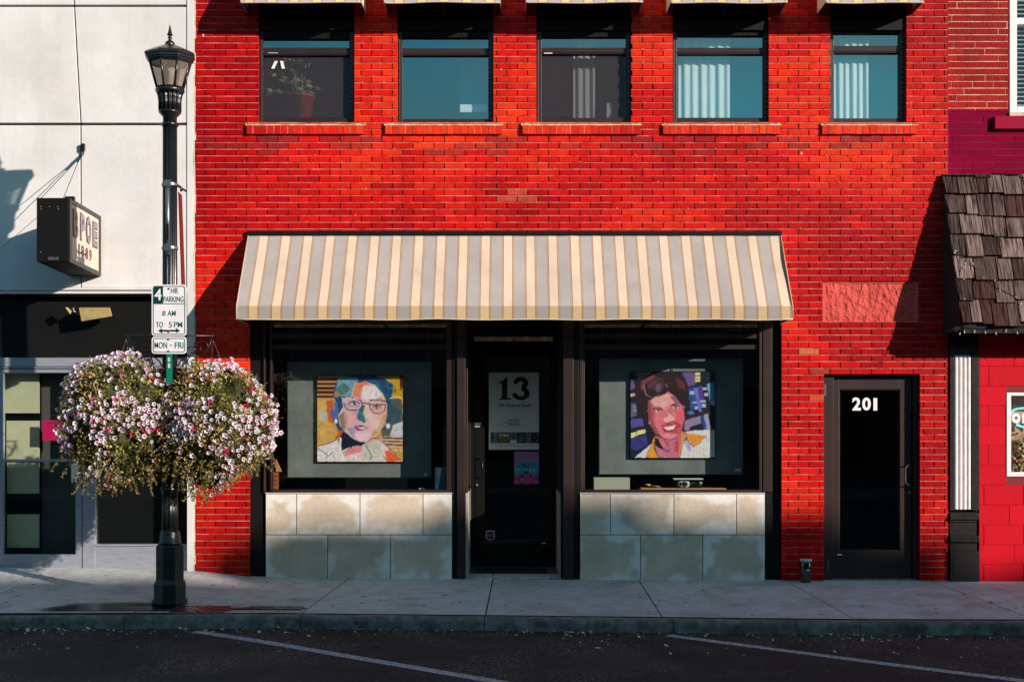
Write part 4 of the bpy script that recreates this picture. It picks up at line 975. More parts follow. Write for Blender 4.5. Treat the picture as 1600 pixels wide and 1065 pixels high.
def portrait(x0, x1, y0, y1, d, ras, label):
    d = .385
    a, b, zt, zb = PX(x0,-d), PX(x1,-d), PZ(y0,-d), PZ(y1,-d)
    r = thing('portrait_painting', ((a+b)/2, d, zb), label, 'painting')
    m = MB(); m.box(a, b, d+.002, d+.032, zb, zt); m.build('frame', M['black'], r, bevel=.002)
    m = MB(); e = .008; ras.into(m, a+e, b-e, zb+e, zt-e, d-.002); m.build('canvas', M['paint'], r)
    m = MB(); xm = (a+b)/2; m.tube([(xm,d+.02,zt),(xm,d+.02,DH)], .003, 5); m.tube([(xm,d+.02,zt),(xm,d+.02,zt+.1)], .006, 6); m.build('hanging_wire', M['steel'], r)
portrait(494.5, 630.5, 586, 722, .34, portrait_one(), 'square painted portrait of a face with glasses and blue hair in the left window')
portrait(984, 1118, 580, 716, .34, portrait_two(), 'square painted portrait of a smiling dark haired face in the right window')

# small things on the window ledges
zl = PZ(771)+.001
def box_thing(name, m, px0, px1, h, y0, dep, label, cat, bev=.002):
    d = -y0; mb = MB(); mb.box(PX(px0,d), PX(px1,d), y0, y0+dep, zl, zl+h); return tag(mb.build(name, m, bevel=bev), label, cat)
# brochure stand
d = -.2; bx = thing('brochure', (PX(687,d), .2, zl), 'standing white and blue brochure at the right end of the left window ledge', 'brochure')
a, b, zt = PX(680,d), PX(696,d), PZ(730,d)
mb = MB(); mb.box(a, b, .2, .206, zl, zt); mb.build('card', M['white'], bx)
mb = MB(); mb.prism([(a+.025,zl+.002),(b-.001,zl+.002),(b-.001,zt-.004),(a+.066,zt-.004)], .196, .199); mb.build('blue_print', mat('brochure_blue', c(40,104,150), rough=.5), bx)
mb = MB()
for k in range(9): mb.box(a+.008, a+.02, .197, .199, zt-.03-k*.017, zt-.022-k*.017)
mb.build('lettering', M['black_print'], bx)
mb = MB(); d = -.25; a, b = PX(655,d), PX(663,d); mb.prism([(a,zl),(b,zl),(b+.01,zl+.02),(b+.03,zl+.027),(b+.01,zl+.033),(b,zl+.05),(a,zl+.048)], .25, .28); tag(mb.build('glue_bottle', M['tan_paper']), 'small cream bottle lying on the left window ledge near the brochure', 'bottle')
box_thing('dim_box', mat('dull_brown_box', c(96,60,54), rough=.8), 521, 536, .11, .75, .1, 'dull reddish box standing under the left portrait on the window floor', 'box')
# brick blocks standing in for a brick reflection at far left, plus wooden wedge
st_ = thing('brick_reflection', (PX(428,-.2), .2, zl), 'tan brick blocks standing in for a brick reflection, under a wooden wedge in the left window', 'brick reflection')
mb = MB()
for k in range(5): mb.box(PX(423.5,-.2), PX(433,-.2), .2, .3, zl+k*.044, zl+k*.044+.038, scl(c(176,104,70), random.uniform(.8,1.1)))
mb.build('bricks', M['brick'], st_)
mb = MB(); z = zl+5*.044; mb.prism([(PX(431,-.22),z),(PX(440,-.22),z+.0),(PX(431,-.22),z+.13)], .22, .25); mb.build('wedge', M['wood'], st_)
# right window
box_thing('cream_box', mat('dull_card', c(160,164,146), rough=.7), 928, 984, .155, .24, .2, 'plain cream cardboard box at the left end of the right window ledge', 'box')
sh = box_thing('wood_shelf', M['wood'], 1002, 1135, .046, .22, .2, 'pale wooden plank lying on the right window ledge', 'shelf')
zs = zl+.047; d = -.25
tb = thing('craft_tub', (PX(1075,d), .25, zs), 'small clear plastic tub of ribbon rolls standing on the wooden plank', 'tub')
a, b = PX(1053,d), PX(1098,d); zt = zs+.1
mb = MB(); mb.hexa([(a+.012,.25,zs),(b-.012,.25,zs),(b-.012,.38,zs),(a+.012,.38,zs)], [(a+.004,.245,zt-.014),(b-.004,.245,zt-.014),(b-.004,.39,zt-.014),(a+.004,.39,zt-.014)]); mb.build('tub_body', M['g_clear'], tb)
mb = MB(); mb.box(a-.004, b+.004, .238, .396, zt-.013, zt); mb.build('lid', M['plastic'], tb, bevel=.004)
mb = MB()
for x, rr in ((.08,.036),(.13,.04)): mb.tube([(a+x,.27,zs+.042),(a+x,.31,zs+.042)], rr, 20); mb.tube([(a+x,.262,zs+.042),(a+x,.27,zs+.042)], rr*.4, 14, mi=1)
random.seed(3)
for k in range(14): 
    x = a+random.uniform(.02,.27); mb.tube([(x,.27+random.random()*.05,zs+random.uniform(.015,.07)),(x+.03,.3,zs+random.uniform(.015,.07))], .008, 6, mi=random.choice((0,1)))
mb.build('ribbon_rolls', [M['plastic'], M['black_print']], tb)
tl = thing('hand_tool', (PX(1018,d), .25, zs), 'small dark hand tool with yellow handle lying on the wooden plank', 'tool')
mb = MB(); mb.tube([(PX(1016,d),.26,zs+.03),(PX(1031,d),.26,zs+.012)], .007, 8); mb.tube([(PX(1031,d),.26,zs+.02),(PX(1031.5,d),.26,zs+.001)], .008, 8); mb.build('blade', M['steel'], tl)
mb = MB(); mb.tube([(PX(1009,d),.26,zs+.038),(PX(1016,d),.26,zs+.03)], .009, 8); mb.build('handle', mat('yellow_handle', c(200,180,60), rough=.5), tl)
mb = MB(); mb.box(PX(1137,d), PX(1148,d), .25, .3, zl, zl+.01); tag(mb.build('card_slip', M['white']), 'tiny white card lying right of the wooden plank', 'card')

# posters on the entrance door
d = -1.34; yp = 1.334
pa, pb, zt, zb = PX(764,d), PX(842,d), PZ(582,d), PZ(702,d)
po = thing('address_poster', ((pa+pb)/2, yp, zb), 'white poster reading 13 12th Avenue South on the recessed entrance door', 'poster')
r = Raster(78, 120, (0,0,435,670), c(226,228,222)); r.rect(0,338,435,341,(120,120,118))
r.rect(10,520,435,612,(40,44,42)); r.rect(10,520,75,612,(120,124,122)); r.poly([(25,520),(45,560),(20,612)], (30,34,32)); r.rect(82,530,178,560,(190,176,120)); r.rect(82,560,178,612,(110,100,56)); r.rect(120,540,150,552,(240,240,236)); r.rect(182,520,245,612,(20,130,140)); r.ell(212,555,18,26,(170,50,40)); r.ell(212,600,28,16,(240,240,240)); r.ell(285,560,30,40,(70,72,70)); r.rect(325,520,370,612,(110,112,110)); r.ell(395,570,30,36,(22,24,24))
rs = np.random.RandomState(5)
for k in range(60): x, y = rs.rand()*425+10, 520+rs.rand()*92; v = int(rs.rand()*200); r.ell(x, y, 5, 7, (v, v, v), .6)
mb = MB(); mb.box(pa, pb, yp+.001, yp+.003, zb, zt, c(206,206,202)); r.into(mb, pa, pb, zb, zt, yp-.001); mb.build('sheet', M['poster'], po)
mb = MB()
def zy(v): return zt-(v/670)*(zt-zb)
def zx(u): return pa+(u/435)*(pb-pa)
def pz(pts): mb.prism([(zx(u), zy(v)) for u, v in pts], yp-.004, yp-.002)
pz([(85,78),(120,70),(150,42),(160,42),(160,218),(195,226),(195,234),(85,234),(85,226),(112,218),(112,92),(85,92)])
def arc(cx, cy, r0, r1, sx_, sz_, a0, a1, n=18):
    for k in range(n):
        t0, t1 = R(a0+(a1-a0)*k/n), R(a0+(a1-a0)*(k+1)/n)
        pz([(cx+math.cos(t0)*r0*sx_, cy-math.sin(t0)*r0*sz_), (cx+math.cos(t1)*r0*sx_, cy-math.sin(t1)*r0*sz_), (cx+math.cos(t1)*r1*sx_, cy-math.sin(t1)*r1*sz_), (cx+math.cos(t0)*r1*sx_, cy-math.sin(t0)*r1*sz_)])
arc(278, 92, 1, .30, 66, 56, -80, 165); arc(278, 182, 1, .40, 78, 58, -170, 85)
arc(232, 84, 1, 0, 18, 16, 0, 360); arc(226, 196, 1, 0, 21, 19, 0, 360)
text_into(mb, '12th Avenue South', zx(75), zx(370), zy(298), zy(266), yp-.003, bold=.012)
text_into(mb, 'studios', zx(170), zx(272), zy(458), zy(430), yp-.003, bold=.01); text_into(mb, 'street', zx(165), zx(268), zy(424), zy(402), yp-.003)
pz([(95,452),(170,425),(170,428),(95,455)])
for k in range(9): pz([(52+k*38,634),(80+k*38,634),(80+k*38,638),(52+k*38,638)])
mb.build('lettering', M['black_print'], po)
pa, pb, zt, zb = PX(803.5,d), PX(842,d), PZ(705,d), PZ(756,d)
r = Raster(48, 64, (0,0,215,285), c(150,120,180)); r.rect(0,0,215,40,(176,110,170))
for k in range(8): r.rect(22+k*22, 10, 36+k*22, 34, (206,80,150)); r.rect(28+k*22, 16, 31+k*22, 34, (120,90,160))
r.line([(35,90),(60,50),(110,70),(170,48)], 7, (90,90,150)); r.poly([(5,140),(40,100),(110,85),(180,100),(212,150),(212,200),(5,200)], (30,150,180)); r.ell(105,118,34,18,(20,90,120)); r.ell(112,112,14,10,(180,120,130)); r.rect(10,155,130,162,(150,210,220)); r.rect(140,150,146,175,(210,220,240)); r.rect(165,150,185,172,(140,190,220))
r.poly([(60,215),(105,170),(150,215)], (40,30,60)); r.rect(0,200,215,285,(120,50,110))
for x, y in ((25,215),(110,215),(180,212),(70,250),(150,252),(20,265),(195,262),(110,265)): r.ell(x, y, 21, 19, (214,90,150)); r.ell(x, y, 11, 11, (80,30,80)); r.ell(x-3,y-3,5,5,(240,170,200))
mb = MB(); mb.box(pa, pb, yp+.001, yp+.003, zb, zt, c(150,120,180)); r.into(mb, pa, pb, zb, zt, yp-.001)
tag(mb.build('event_poster', M['poster']), 'small purple, pink and teal event poster low on the entrance door glass', 'poster')

# ------------------------------------------------------------------ jar on the sidewalk
jz = walk_z(PX(1259,.12), .12)+.002; jx = PX(1259,.12)
jr = thing('glass_jar', (jx, -.12, jz), 'tall lidded glass jar standing on the sidewalk against the brick pier', 'jar')
mb = MB(); mb.lathe([(.050,jz),(.052,jz+.004),(.050,jz+.07),(.056,jz+.09),(.058,jz+.20),(.052,jz+.215)], jx, -.12, 24); mb.build('jar_body', M['g_olive'], jr)
mb = MB(); mb.lathe([(.058,jz+.215),(.060,jz+.217),(.060,jz+.232),(.054,jz+.236)], jx, -.12, 24); mb.build('lid', M['plastic'], jr)
mb = MB(); mb.lathe([(.038,jz+.006),(.040,jz+.10),(.036,jz+.11)], jx, -.12, 20); mb.build('candle', mat('olive_wax', c(70,66,30), rough=.6), jr)
mb = MB(); mb.box(jx-.005, jx+.028, -.182, -.179, jz+.125, jz+.135); mb.build('label_tag', M['white'], jr)

# ------------------------------------------------------------------ white building on the left
wb = thing('white_building', (-6, .3, 0), 'white panelled building with an aluminium shop door and black sign band, at the left edge', 'building')
WX0 = -9.0; WX1 = PX(305.5)
mb = MB(); cols = [WX0, None, PX(293)]
def seam_x(py): return PX(float(np.interp(py, [-60, 12, 190, 196, 450], [112, 117, 127, 127, 127.5])))
rows = [(-420,-170),(-168,8.5),(12,192.5),(196.5,449)]
jj = .005
for y0, y1 in rows:
    zt, zb = PZ(y0), PZ(y1); a0, a1 = seam_x(y0), seam_x(y1)
    # left panel, split again at x = -7.2
    mb.hexa([(-7.2+jj,-.02,zb),(a1-.007,-.02,zb),(a0-.007,-.02,zt),(-7.2+jj,-.02,zt)], [(-7.2+jj,.02,zb),(a1-.007,.02,zb),(a0-.007,.02,zt),(-7.2+jj,.02,zt)])
    mb.hexa([(WX0,-.02,zb),(-7.2-jj,-.02,zb),(-7.2-jj,-.02,zt),(WX0,-.02,zt)], [(WX0,.02,zb),(-7.2-jj,.02,zb),(-7.2-jj,.02,zt),(WX0,.02,zt)])
    xr = PX(293)-.003
    mb.hexa([(a1+.007,-.02,zb),(xr,-.02,zb),(xr,-.02,zt),(a0+.007,-.02,zt)], [(a1+.007,.02,zb),(xr,.02,zb),(xr,.02,zt),(a0+.007,.02,zt)])
mb.build('facade_panel', M['white_wall'], wb, bevel=.004)
mb = MB(); mb.box(WX0, WX1-.03, .021, .3, PZ(449), 8.8, mi=0); mb.box(WX0, WX1, .3, 9, -.2, 8.8, mi=1)
mb.build('wall', [M['joint_dark'], M['far_cream']], wb)
mb = MB(); random.seed(6)   # pilaster with a rough chipped edge
x0, x1 = PX(293.5), PX(305.5); zc = -.05; 
while zc < 8.8:
    h = random.uniform(.04, .16); e = x1+random.uniform(-.006, .008)
    mb.box(x0, e-.016, -.030, .3, zc, zc+h); mb.box(e-.016, e, -.026+random.uniform(-.004,.004), .3, zc, zc+h, mi=1); zc += h
mb.build('pilaster', [M['white_wall'], M['cream_edge']], wb)
mb = MB(); zt, zb = PZ(449.5), PZ(459)
mb.box(WX0, x0-.002, -.05, .2, zb+.035, zt-.002); mb.box(WX0, x0-.002, -.028, .2, zb, zb+.03); mb.build('ledge', M['white_wall'], wb, bevel=.004)
mb = MB(); mb.box(WX0, x0-.002, .10, .25, PZ(558), zb-.001); mb.box(WX0, x0-.002, .0, .1, zb-.02, zb-.001); mb.build('sign_band', M['black'], wb)
mb = MB(); ya = .02
HB = PZ(572)
mb.box(WX0, x0-.002, ya, ya+.12, HB, PZ(558.5)); mb.box(WX0, x0-.002, ya+.015, ya+.1, PZ(575), HB-.001)
mb.box(PX(128), PX(147.5), ya, ya+.12, -.0, PZ(575)-.001)
mb.box(PX(147.5), x0-.002, ya+.01, ya+.1, .0, PZ(853)); mb.box(PX(147.5), x0-.002, ya-.003, ya+.1, PZ(853), PZ(850))
mb.box(WX0, PX(-16), ya, ya+.1, 0, PZ(575))
sfr = mb.build('storefront_frame', M['alu'], wb, bevel=.003)
q = MB(); q.poly([(PX(147),ya+.06,PZ(852)),(x0,ya+.06,PZ(852)),(x0,ya+.06,PZ(574)),(PX(147),ya+.06,PZ(574))]); q.build('pane', M['g_dark'], sfr)
mb = MB(); lx0, lx1 = PX(-8), PX(126.5); za, zb2 = .14, PZ(576.5)
mb.box(lx0, lx0+.075, ya+.01, ya+.07, za-.03, zb2); mb.box(lx1-.065, lx1, ya+.01, ya+.07, za-.03, zb2)
mb.box(lx0+.075, lx1-.065, ya+.01, ya+.07, za-.03, PZ(866)); mb.box(lx0+.075, lx1-.065, ya+.01, ya+.07, PZ(582), zb2)
ad = mb.build('aluminium_door', M['alu'], wb, bevel=.003)
q = MB(); q.poly([(lx0+.07,ya+.04,za),(lx1-.06,ya+.04,za),(lx1-.06,ya+.04,zb2-.02),(lx0+.07,ya+.04,zb2-.02)]); q.build('pane', M['g_shop'], ad)
q = MB(); q.box(lx0+.075, PX(112), ya-.012, ya+.01, PZ(721), PZ(717)); q.build('push_bar', M['alu'], ad, bevel=.002)
q = MB(); q.box(PX(111), PX(124.5), ya-.018, ya+.009, PZ(754), PZ(717)); q.build('handle_plate', M['white'], ad, bevel=.004)
mb = MB(); shell(mb, WX0+.05, x0, .17, 4, 0, PZ(560)); mb.build('shop_interior', M['dark_in'], wb)
# plain pale green boxes and pink sheet behind the aluminium door
g = thing('green_boxes', (PX(33,-.2), .2, 0.02), 'stack of pale green boxes seen behind the aluminium door', 'cabinet')
d = -.2
for y0, y1, xa in ((582,645,4),(657,717,10),(722,770,11),(803,855,11)):
    q = MB(); q.hexa([(PX(xa,d),.2,PZ(y1,d)),(PX(61,d),.2,PZ(y1,d)),(PX(61,d),.2,PZ(y0,d)),(PX(xa,d),.2,PZ(y0,d))], [(PX(xa,d),.7,PZ(y1,-.7)),(PX(74,-.7),.7,PZ(y1+9,-.7)),(PX(74,-.7),.7,PZ(y0,-.7)),(PX(xa,d),.7,PZ(y0,-.7))]); q.build('green_box', M['green_ply'], g)
q = MB(); q.box(PX(5,d)-.02, PX(60,d), .24, .65, .02, PZ(584,d)-.02); q.build('dark_filler', M['dark_in'], g)
q = MB(); q.box(PX(64,-.02), PX(99,-.02), .064, .067, PZ(688,-.02), PZ(656,-.02)); tag(q.build('pink_notice', M['pink_paper']), 'plain bright pink sheet stuck inside the aluminium door glass', 'notice')
q = MB(); rr = random.Random(4); pts = []  # brown blob stands in for a reflection in the door glass
for k in range(14): a = k*6.28/14; pts.append((PX(73,-.35)+math.cos(a)*.06*rr.uniform(.7,1.1), PZ(745,-.35)+math.sin(a)*.13*rr.uniform(.8,1.1)))
q.prism(pts, .35, .43); tag(q.build('brown_reflection', mat('brown_reflection_tone', c(92,56,40), c(60,36,28), scale=12, rough=.6), bevel=.02), 'brown blob standing in for a reflection in the aluminium door glass', 'reflection')

# bullet light and flap fixture
fl = thing('floodlight', (PX(122,.1), -.05, PZ(485,.1)), 'cream metal floodlight with a tapered hood under the white ledge', 'light fixture')
mb = MB(); d = .12
A = [(123,481),(171,481),(174.5,494),(127,502)]
mb.hexa([tuple(P(x,y,d)) for x, y in A], [tuple(P(x+1,y-1,.02)) for x, y in A]); 
mb.build('hood', M['cream_metal'], fl, bevel=.004)
mb = MB(); c0 = P(106,487,.1); e0 = P(110,484,.1)
a0 = P(101.5,480,.12); b0 = P(109.5,491,.12); t0 = P(112,484.5,.1)
mb.hexa([tuple(a0), tuple(b0), tuple(P(110,491,.04)), tuple(P(102,480,.04))], [tuple(P(106,480,.11)), tuple(P(112,486,.11)), tuple(P(112,486,.06)), tuple(P(106,480,.06))]); mb.build('lamp_head', M['cream_metal'], fl, bevel=.004)
mb = MB(); mb.tube([P(112,483,.09), P(115,483,.09), P(115,487,.09), P(118,487,.08), P(121,486,.06), P(121,486,-.1)], .007, 8); mb.tube([P(113,482,.09), P(116,483,.09)], .014, 10); mb.build('bracket', M['steel'], fl)

# projecting BPOE sign
sg = thing('projecting_sign', (PX(155), -.02, PZ(431)), 'black projecting box sign reading BPOE 1889 hung by wires from the white wall', 'sign')
dF, dB = .94, .03
X1b, X1f = PX(155.5,dB), PX(107,dF); X0f = PX(57,dF); X0b = X0f+(X1b-X1f)
Ztf, Zbf = PZ(309,dF), PZ(409,dF); Ztb, Zbb = PZ(338,dB), PZ(431.5,dB)
def sp(x, t, z):  # x 0..1 across thickness, t 0 front..1 wall, z 0..1
    xf = X0f+(X1f-X0f)*x; xb = X0b+(X1b-X0b)*x
    zf = Zbf+(Ztf-Zbf)*z; zb_ = Zbb+(Ztb-Zbb)*z
    return (xf+(xb-xf)*t, -(dF+(dB-dF)*t), zf+(zb_-zf)*t)
mb = MB(); mb.hexa([sp(0,0,0),sp(1,0,0),sp(1,0,1),sp(0,0,1)], [sp(0,1,0),sp(1,1,0),sp(1,1,1),sp(0,1,1)]); mb.build('cabinet', M['black'], sg, bevel=.006)
def face(t, z, o): 
    p = Vector(sp(1, t, z)); return (p.x+o, p.y, p.z)
mb = MB()
N = 34
for k in range(N):
    t0, t1 = .06+.88*k/N, .06+.88*(k+1)/N; cc = scl(c(206,196,182), .97 if k%2 else 1.0)
    o0, o1 = (.004, .009) if k%2 else (.009, .004)
    mb.poly([face(t0,.07,o0),face(t1,.07,o1),face(t1,.93,o1),face(t0,.93,o0)], cc)
mb.build('face_panel', M['sign_face'], sg)
mb = MB()
for (a, b, z0, z1) in ((.0,.06,0,1),(.94,1.0,0,1),(.06,.94,0,.065),(.06,.94,.935,1)):
    mb.hexa([face(a,z0,.001),face(b,z0,.001),face(b,z1,.001),face(a,z1,.001)], [face(a,z0,.016),face(b,z0,.016),face(b,z1,.016),face(a,z1,.016)])
mb.build('face_frame', M['black_trim'], sg)
mb = MB()
def lm(o): return lambda u, v: face(u, v, o)
for ch, a, b, z0, z1 in (('B',.115,.27,.44,.86),('P',.33,.47,.44,.86),('O',.52,.68,.44,.87),('E',.74,.89,.44,.84)):
    text_into(mb, ch, a-.012, b+.012, z0-.012, z1+.012, 0, mapf=lm(.0115), bold=.07, mi=1); text_into(mb, ch, a, b, z0, z1, 0, mapf=lm(.0145), bold=.045)
for ch, a, b, mi in (('1',.28,.31,1),('8',.36,.45,1),('8',.50,.58,2),('9',.62,.70,2)):
    text_into(mb, ch, a, b, .17, .36, 0, mapf=lm(.0125), bold=.02, mi=mi)
mb.build('lettering', [M['grey_print'], M['sign_black'], M['maroon_print']], sg)
mb = MB(); w0 = P(130,240,.05); mb.box(PX(128.5), PX(134.5), -.06, -.021, PZ(236.5), PZ(226)); mb.tube([(PX(131),-.05,PZ(232)), tuple(w0), tuple(P(125,246,.09))], .012, 6)
mb.tube([P(125,246,.09), P(121,253,.14)], .012, 6); mb.build('wall_bracket', M['iron'], sg)
for x in (.12, .82):
    mb = MB(); mb.tube([P(125,246,.09), sp(x,.02,1.0)], .0038, 5); mb.build('stay_wire', M['iron'], sg)
mb = MB(); mb.tube([P(4,386,.03), sp(.0,.15,.8)], .0025, 5); mb.build('stay_wire', M['iron'], sg)
mb = MB(); p = Vector(sp(.96,.1,1)); mb.box(p.x-.05,p.x+.04,p.y-.02,p.y+.03,p.z-.005,p.z+.03); mb.build('mounting_lug', M['iron'], sg)
mb = MB()
for x, z in ((.13,.86),(.4,.86),(.66,.86),(.13,.15),(.14,.82),(.68,.82)):
    p = Vector(sp(x, 0, z)); mb.tube([p, p+Vector((0,-.006,0))], .007, 8)
p, q_ = Vector(sp(.36,0,.03)), Vector(sp(.70,0,.075)); mb.box(p.x, q_.x, p.y-.003, p.y-.0005, p.z, q_.z)
mb.build('screw', M['steel'], sg)

# ------------------------------------------------------------------ right-hand building
rb = thing('crimson_building', (6, .3, 0), 'crimson painted block and brick shop with a shingled mansard hood at the right edge', 'building')
RX0, RX1 = PX(1481.5), 9.0
zM = PZ(172); zH = PZ(273)
win = (PX(1577), 6.6, PZ(176), 8.0)
random.seed(17)
mb = MB(); pr = [c(150,18,20), c(190,30,26), c(214,50,36)]
lay_bricks(mb, RX0, RX1, zM, 8.2, [(win[0],win[1],win[2],win[3])], pr, L=.2137, H=.0682, joint=.0125, yf=-.005, jit=.003, x_off=.06, wonk=1.0)
backing(mb, RX0, RX1, zM, 8.2, [win])
mb.box(RX0+.02, RX1, .285, 9, -.2, 8.2, mi=1)
mb.build('wall', [M['brick'], M['mortar2']], rb)
mb = MB(); pm_ = [c(124,0,46), c(132,0,50), c(140,0,52)]
lay_bricks(mb, RX0, RX1, zH-.1, zM-.001, [], pm_, joint=.005, yf=-.0055, jit=.002, x_off=.03)
backing(mb, RX0, RX1, zH-.1, zM-.001, [], y=-.003)
mb.build('painted_band', [M['band_paint'], M['magenta_mortar']], rb)
# window of the right building
mb = MB(); x0, x1, z0 = PX(1577), 6.6, PZ(176)
fw = .075
mb.box(x0, x0+fw, -.012, .12, z0, 7.2); mb.box(x1-fw, x1, -.012, .12, z0, 7.2); mb.box(x0+fw, x1-fw, -.012, .12, z0, z0+.06); mb.box(x0+fw, x1-fw, .0, .1, PZ(38,.0), PZ(28)); mb.box(x0+fw, x1-fw, -.012, .12, 7.1, 7.2)
f = mb.build('window', M['white'], rb, bevel=.004)
q = MB(); q.box(x0-.005, x1+.005, -.03, .02, PZ(182), z0-.001); q.build('window_ledge', M['cream_edge'], f)
q = MB(); q.box(PX(1552), x1+.1, -.055, .02, PZ(203), PZ(183)); q.build('sill', mat('magenta_sill', c(150,0,48), rough=.7, bump=.2, spec=.15), f, bevel=.004)
q = MB(); q.poly([(x0+fw,.05,z0+.06),(x1-fw,.05,z0+.06),(x1-fw,.05,7.1),(x0+fw,.05,7.1)]); q.build('pane', M['g_shop'], f)
q = MB(); z = z0+.05
while z < 7.1: q.box(x0+fw, x1-fw, .10, .13, z, z+.006); z += .045
q.build('blind_slats', M['plastic'], f)
q = MB(); q.box(x0, x1, .28, .3, z0, 7.2); shell(q, x0, x1, .29, 1.5, z0, 7.2); q.build('upstairs_room', M['dark_in'], rb)
# mansard hood of shakes
mh = thing('shingle_hood', (6.6, -.2, PZ(510,.44)), 'weathered wooden shingle hood with a dark fascia over the crimson shop front', 'roof')
MX0t, MX0b = PX(1471), PX(1503,.46); MX1 = 8.9; yb_, yt_ = .46, .035; zt, zb = PZ(273), PZ(507,.46)
def mp_(x_, t):  # t 0 top..1 bottom on the slope line
    return (x_, -(yt_+(yb_-yt_)*t), zt+(zb-zt)*t)
def mleft(t): return MX0t+(MX0b-MX0t)*t
mb = MB(); random.seed(31); NR = 8; nrm = Vector((0, -(zt-zb), (yb_-yt_)*-1)).normalized(); nrm = Vector((0, -abs(zt-zb), (yb_-yt_))).normalized()
edges = [-.06, .012, .145, .285, .425, .565, .71, .855, 1.0]
for r_ in range(NR):
    t0, t1 = edges[r_], edges[r_+1]; x = mleft((t0+t1)/2)-random.uniform(0,.05); x += 0
    first = True
    while x < MX1:
        wd = random.uniform(.10, .25); lx = max(x, mleft(t1)) if first else x
        xa, xb = x if not first else mleft(t0), x+wd-random.uniform(.008,.016)
        xa2 = mleft(t1) if first else x
        dz = random.uniform(-.02, .016); th = .022
        tA, tB = max(0, t0-.03), t1+dz
        a = [Vector(mp_(xa,tA)), Vector(mp_(xb,tA)), Vector(mp_(xb,tB)), Vector(mp_(xa2,tB))]
        lo, hi = .004, .028+random.uniform(0,.02)
        bot = [a[0]+nrm*0, a[1]+nrm*0, a[2]+nrm*.002, a[3]+nrm*.002]; top = [a[0]+nrm*lo, a[1]+nrm*lo, a[2]+nrm*hi, a[3]+nrm*hi]
        g_ = random.random(); col = lerp(c(70,54,52), c(150,130,124), g_); 
        if random.random() < .18: col = c(84,58,54)
        mb.hexa([tuple(q) for q in bot], [tuple(q) for q in top], col)
        first = False; x += wd
mb.build('shingles', M['shake'], mh)
mb = MB()
mb.hexa([(MX0t+.01,.0,zb-.02),(MX0t+.01,-yt_+.01,zt),(MX0b+.02,-yb_+.01,zb),(MX0b+.02,-yb_+.01,zb-.02)], [(MX1,.0,zb-.02),(MX1,-yt_+.01,zt),(MX1,-yb_+.01,zb),(MX1,-yb_+.01,zb-.02)])
mb.box(MX0b+.02, MX1, -yb_+.012, -yb_+.04, zb-.085, zb-.021)
mb.box(MX0t-.0, MX0b+.02, -yb_+.03, -.03, zb-.06, zb-.021)
mb.build('hood_frame', M['roof_dark'], mh)
mb = MB(); p0, p1 = Vector(mp_(MX0t-.006, 0)), Vector(mp_(MX0b-.006, 1)); mb.tube([p0+nrm*.01, p1+nrm*.01], .008, 6); mb.build('edge_strip', M['roof_dark'], mh)
# string of lights
ls = thing('string_lights', (5, -.5, zb-.03), 'string of small clear icicle lights draped along the shingle hood', 'string lights')
mb = MB(); bb = MB(); random.seed(12)
pts = [(x, -yb_-.005-.0*x, zb-.03+.01*math.sin(x*9)) for x in np.arange(MX0b+.0, 8.8, .08)]
mb.tube(pts, .003, 4)
for x in np.arange(MX0b+.02, 8.8, .105):
    L = random.uniform(.015, .05); z = zb-.03+.01*math.sin(x*9)
    mb.tube([(x,-yb_-.005,z),(x+random.uniform(-.012,.012),-yb_-.005,z-L)], .0022, 4)
    bb.tube([(x,-yb_-.005,z-L),(x+random.uniform(-.008,.008),-yb_-.005,z-L-.028)], .0042, 5)
def onslope(px, py, o=.03):
    t = (py-273)/(507-273); y_ = yt_+(yb_-yt_)*t; return Vector((PX(px,y_), -y_, PZ(py,y_)))+nrm*o
loops = [[(1497,396),(1508,406),(1520,418),(1533,432),(1546,443),(1556,450),(1566,456),(1580,463),(1596,470),(1610,462)], [(1497,396),(1499,420),(1498,440),(1503,470),(1505,495),(1500,516)], [(1497,396),(1510,398),(1504,402)]]
for L in loops: mb.tube([onslope(x, y) for x, y in L], .003, 4)
for L in loops[:2]:
    for x, y in L:
        p = onslope(x, y); q_ = p+Vector((random.uniform(-.04,.04), -.01, random.uniform(-.06,.02))); mb.tube([p, q_], .0022, 4); bb.tube([q_, q_+(q_-p).normalized()*.02], .004, 5)
pts = [(PX(1484,.45)+k*.05, -.45+.02*math.sin(k), zb-.06+.02*math.sin(k*1.3)) for k in range(4)]
mb.tube(pts, .003, 4)
mb.build('wire', M['black'], ls); bb.build('bulbs', M['bulb'], ls)
# ground floor of the right building
mb = MB(); px0, px1 = PX(1483), PX(1528)
mb.box(px0, px1, .0, .3, PZ(800), PZ(520)+.05)      # pilaster body
mb.box(px0, PX(1489), -.03, -.001, PZ(797), PZ(520)); mb.box(PX(1517), PX(1528), -.03, -.001, PZ(797), PZ(520))
mb.box(PX(1489), PX(1517), -.012, -.001, PZ(555), PZ(520))
for y0, y1, e in ((797,801,.0),(801,806,.035),(806,811,.05),(811,815,.03),(815,836,.015),(836,840,.04),(840,846,.05),(846,850,.02),(850,860,.03),(860,907,.045)):
    mb.box(px0, px1+.004 if e > .03 else px1-.02, -e-.0, .25, PZ(y1)+.001, PZ(y0))
mb.box(px0+.03, PX(1520), -.05, -.0455, PZ(902), PZ(866))
pil = mb.build('pilaster', M['black_trim'], rb, bevel=.004)
mb = MB(); fx0, fx1 = PX(1490), PX(1516.5); nf = 4; wd = (fx1-fx0)/nf
for k in range(nf):
    pts = []
    for i in range(9):
        a = math.pi*i/8; pts.append((fx0+wd*k+wd*.5-math.cos(a)*wd*.47, -.012-.016*math.sin(a)))
    mb.hexa([(x,y,PZ(795)) for x,y in pts], [(x,y,PZ(555)) for x,y in pts])
mb.build('fluted_face', M['white_col'], pil)
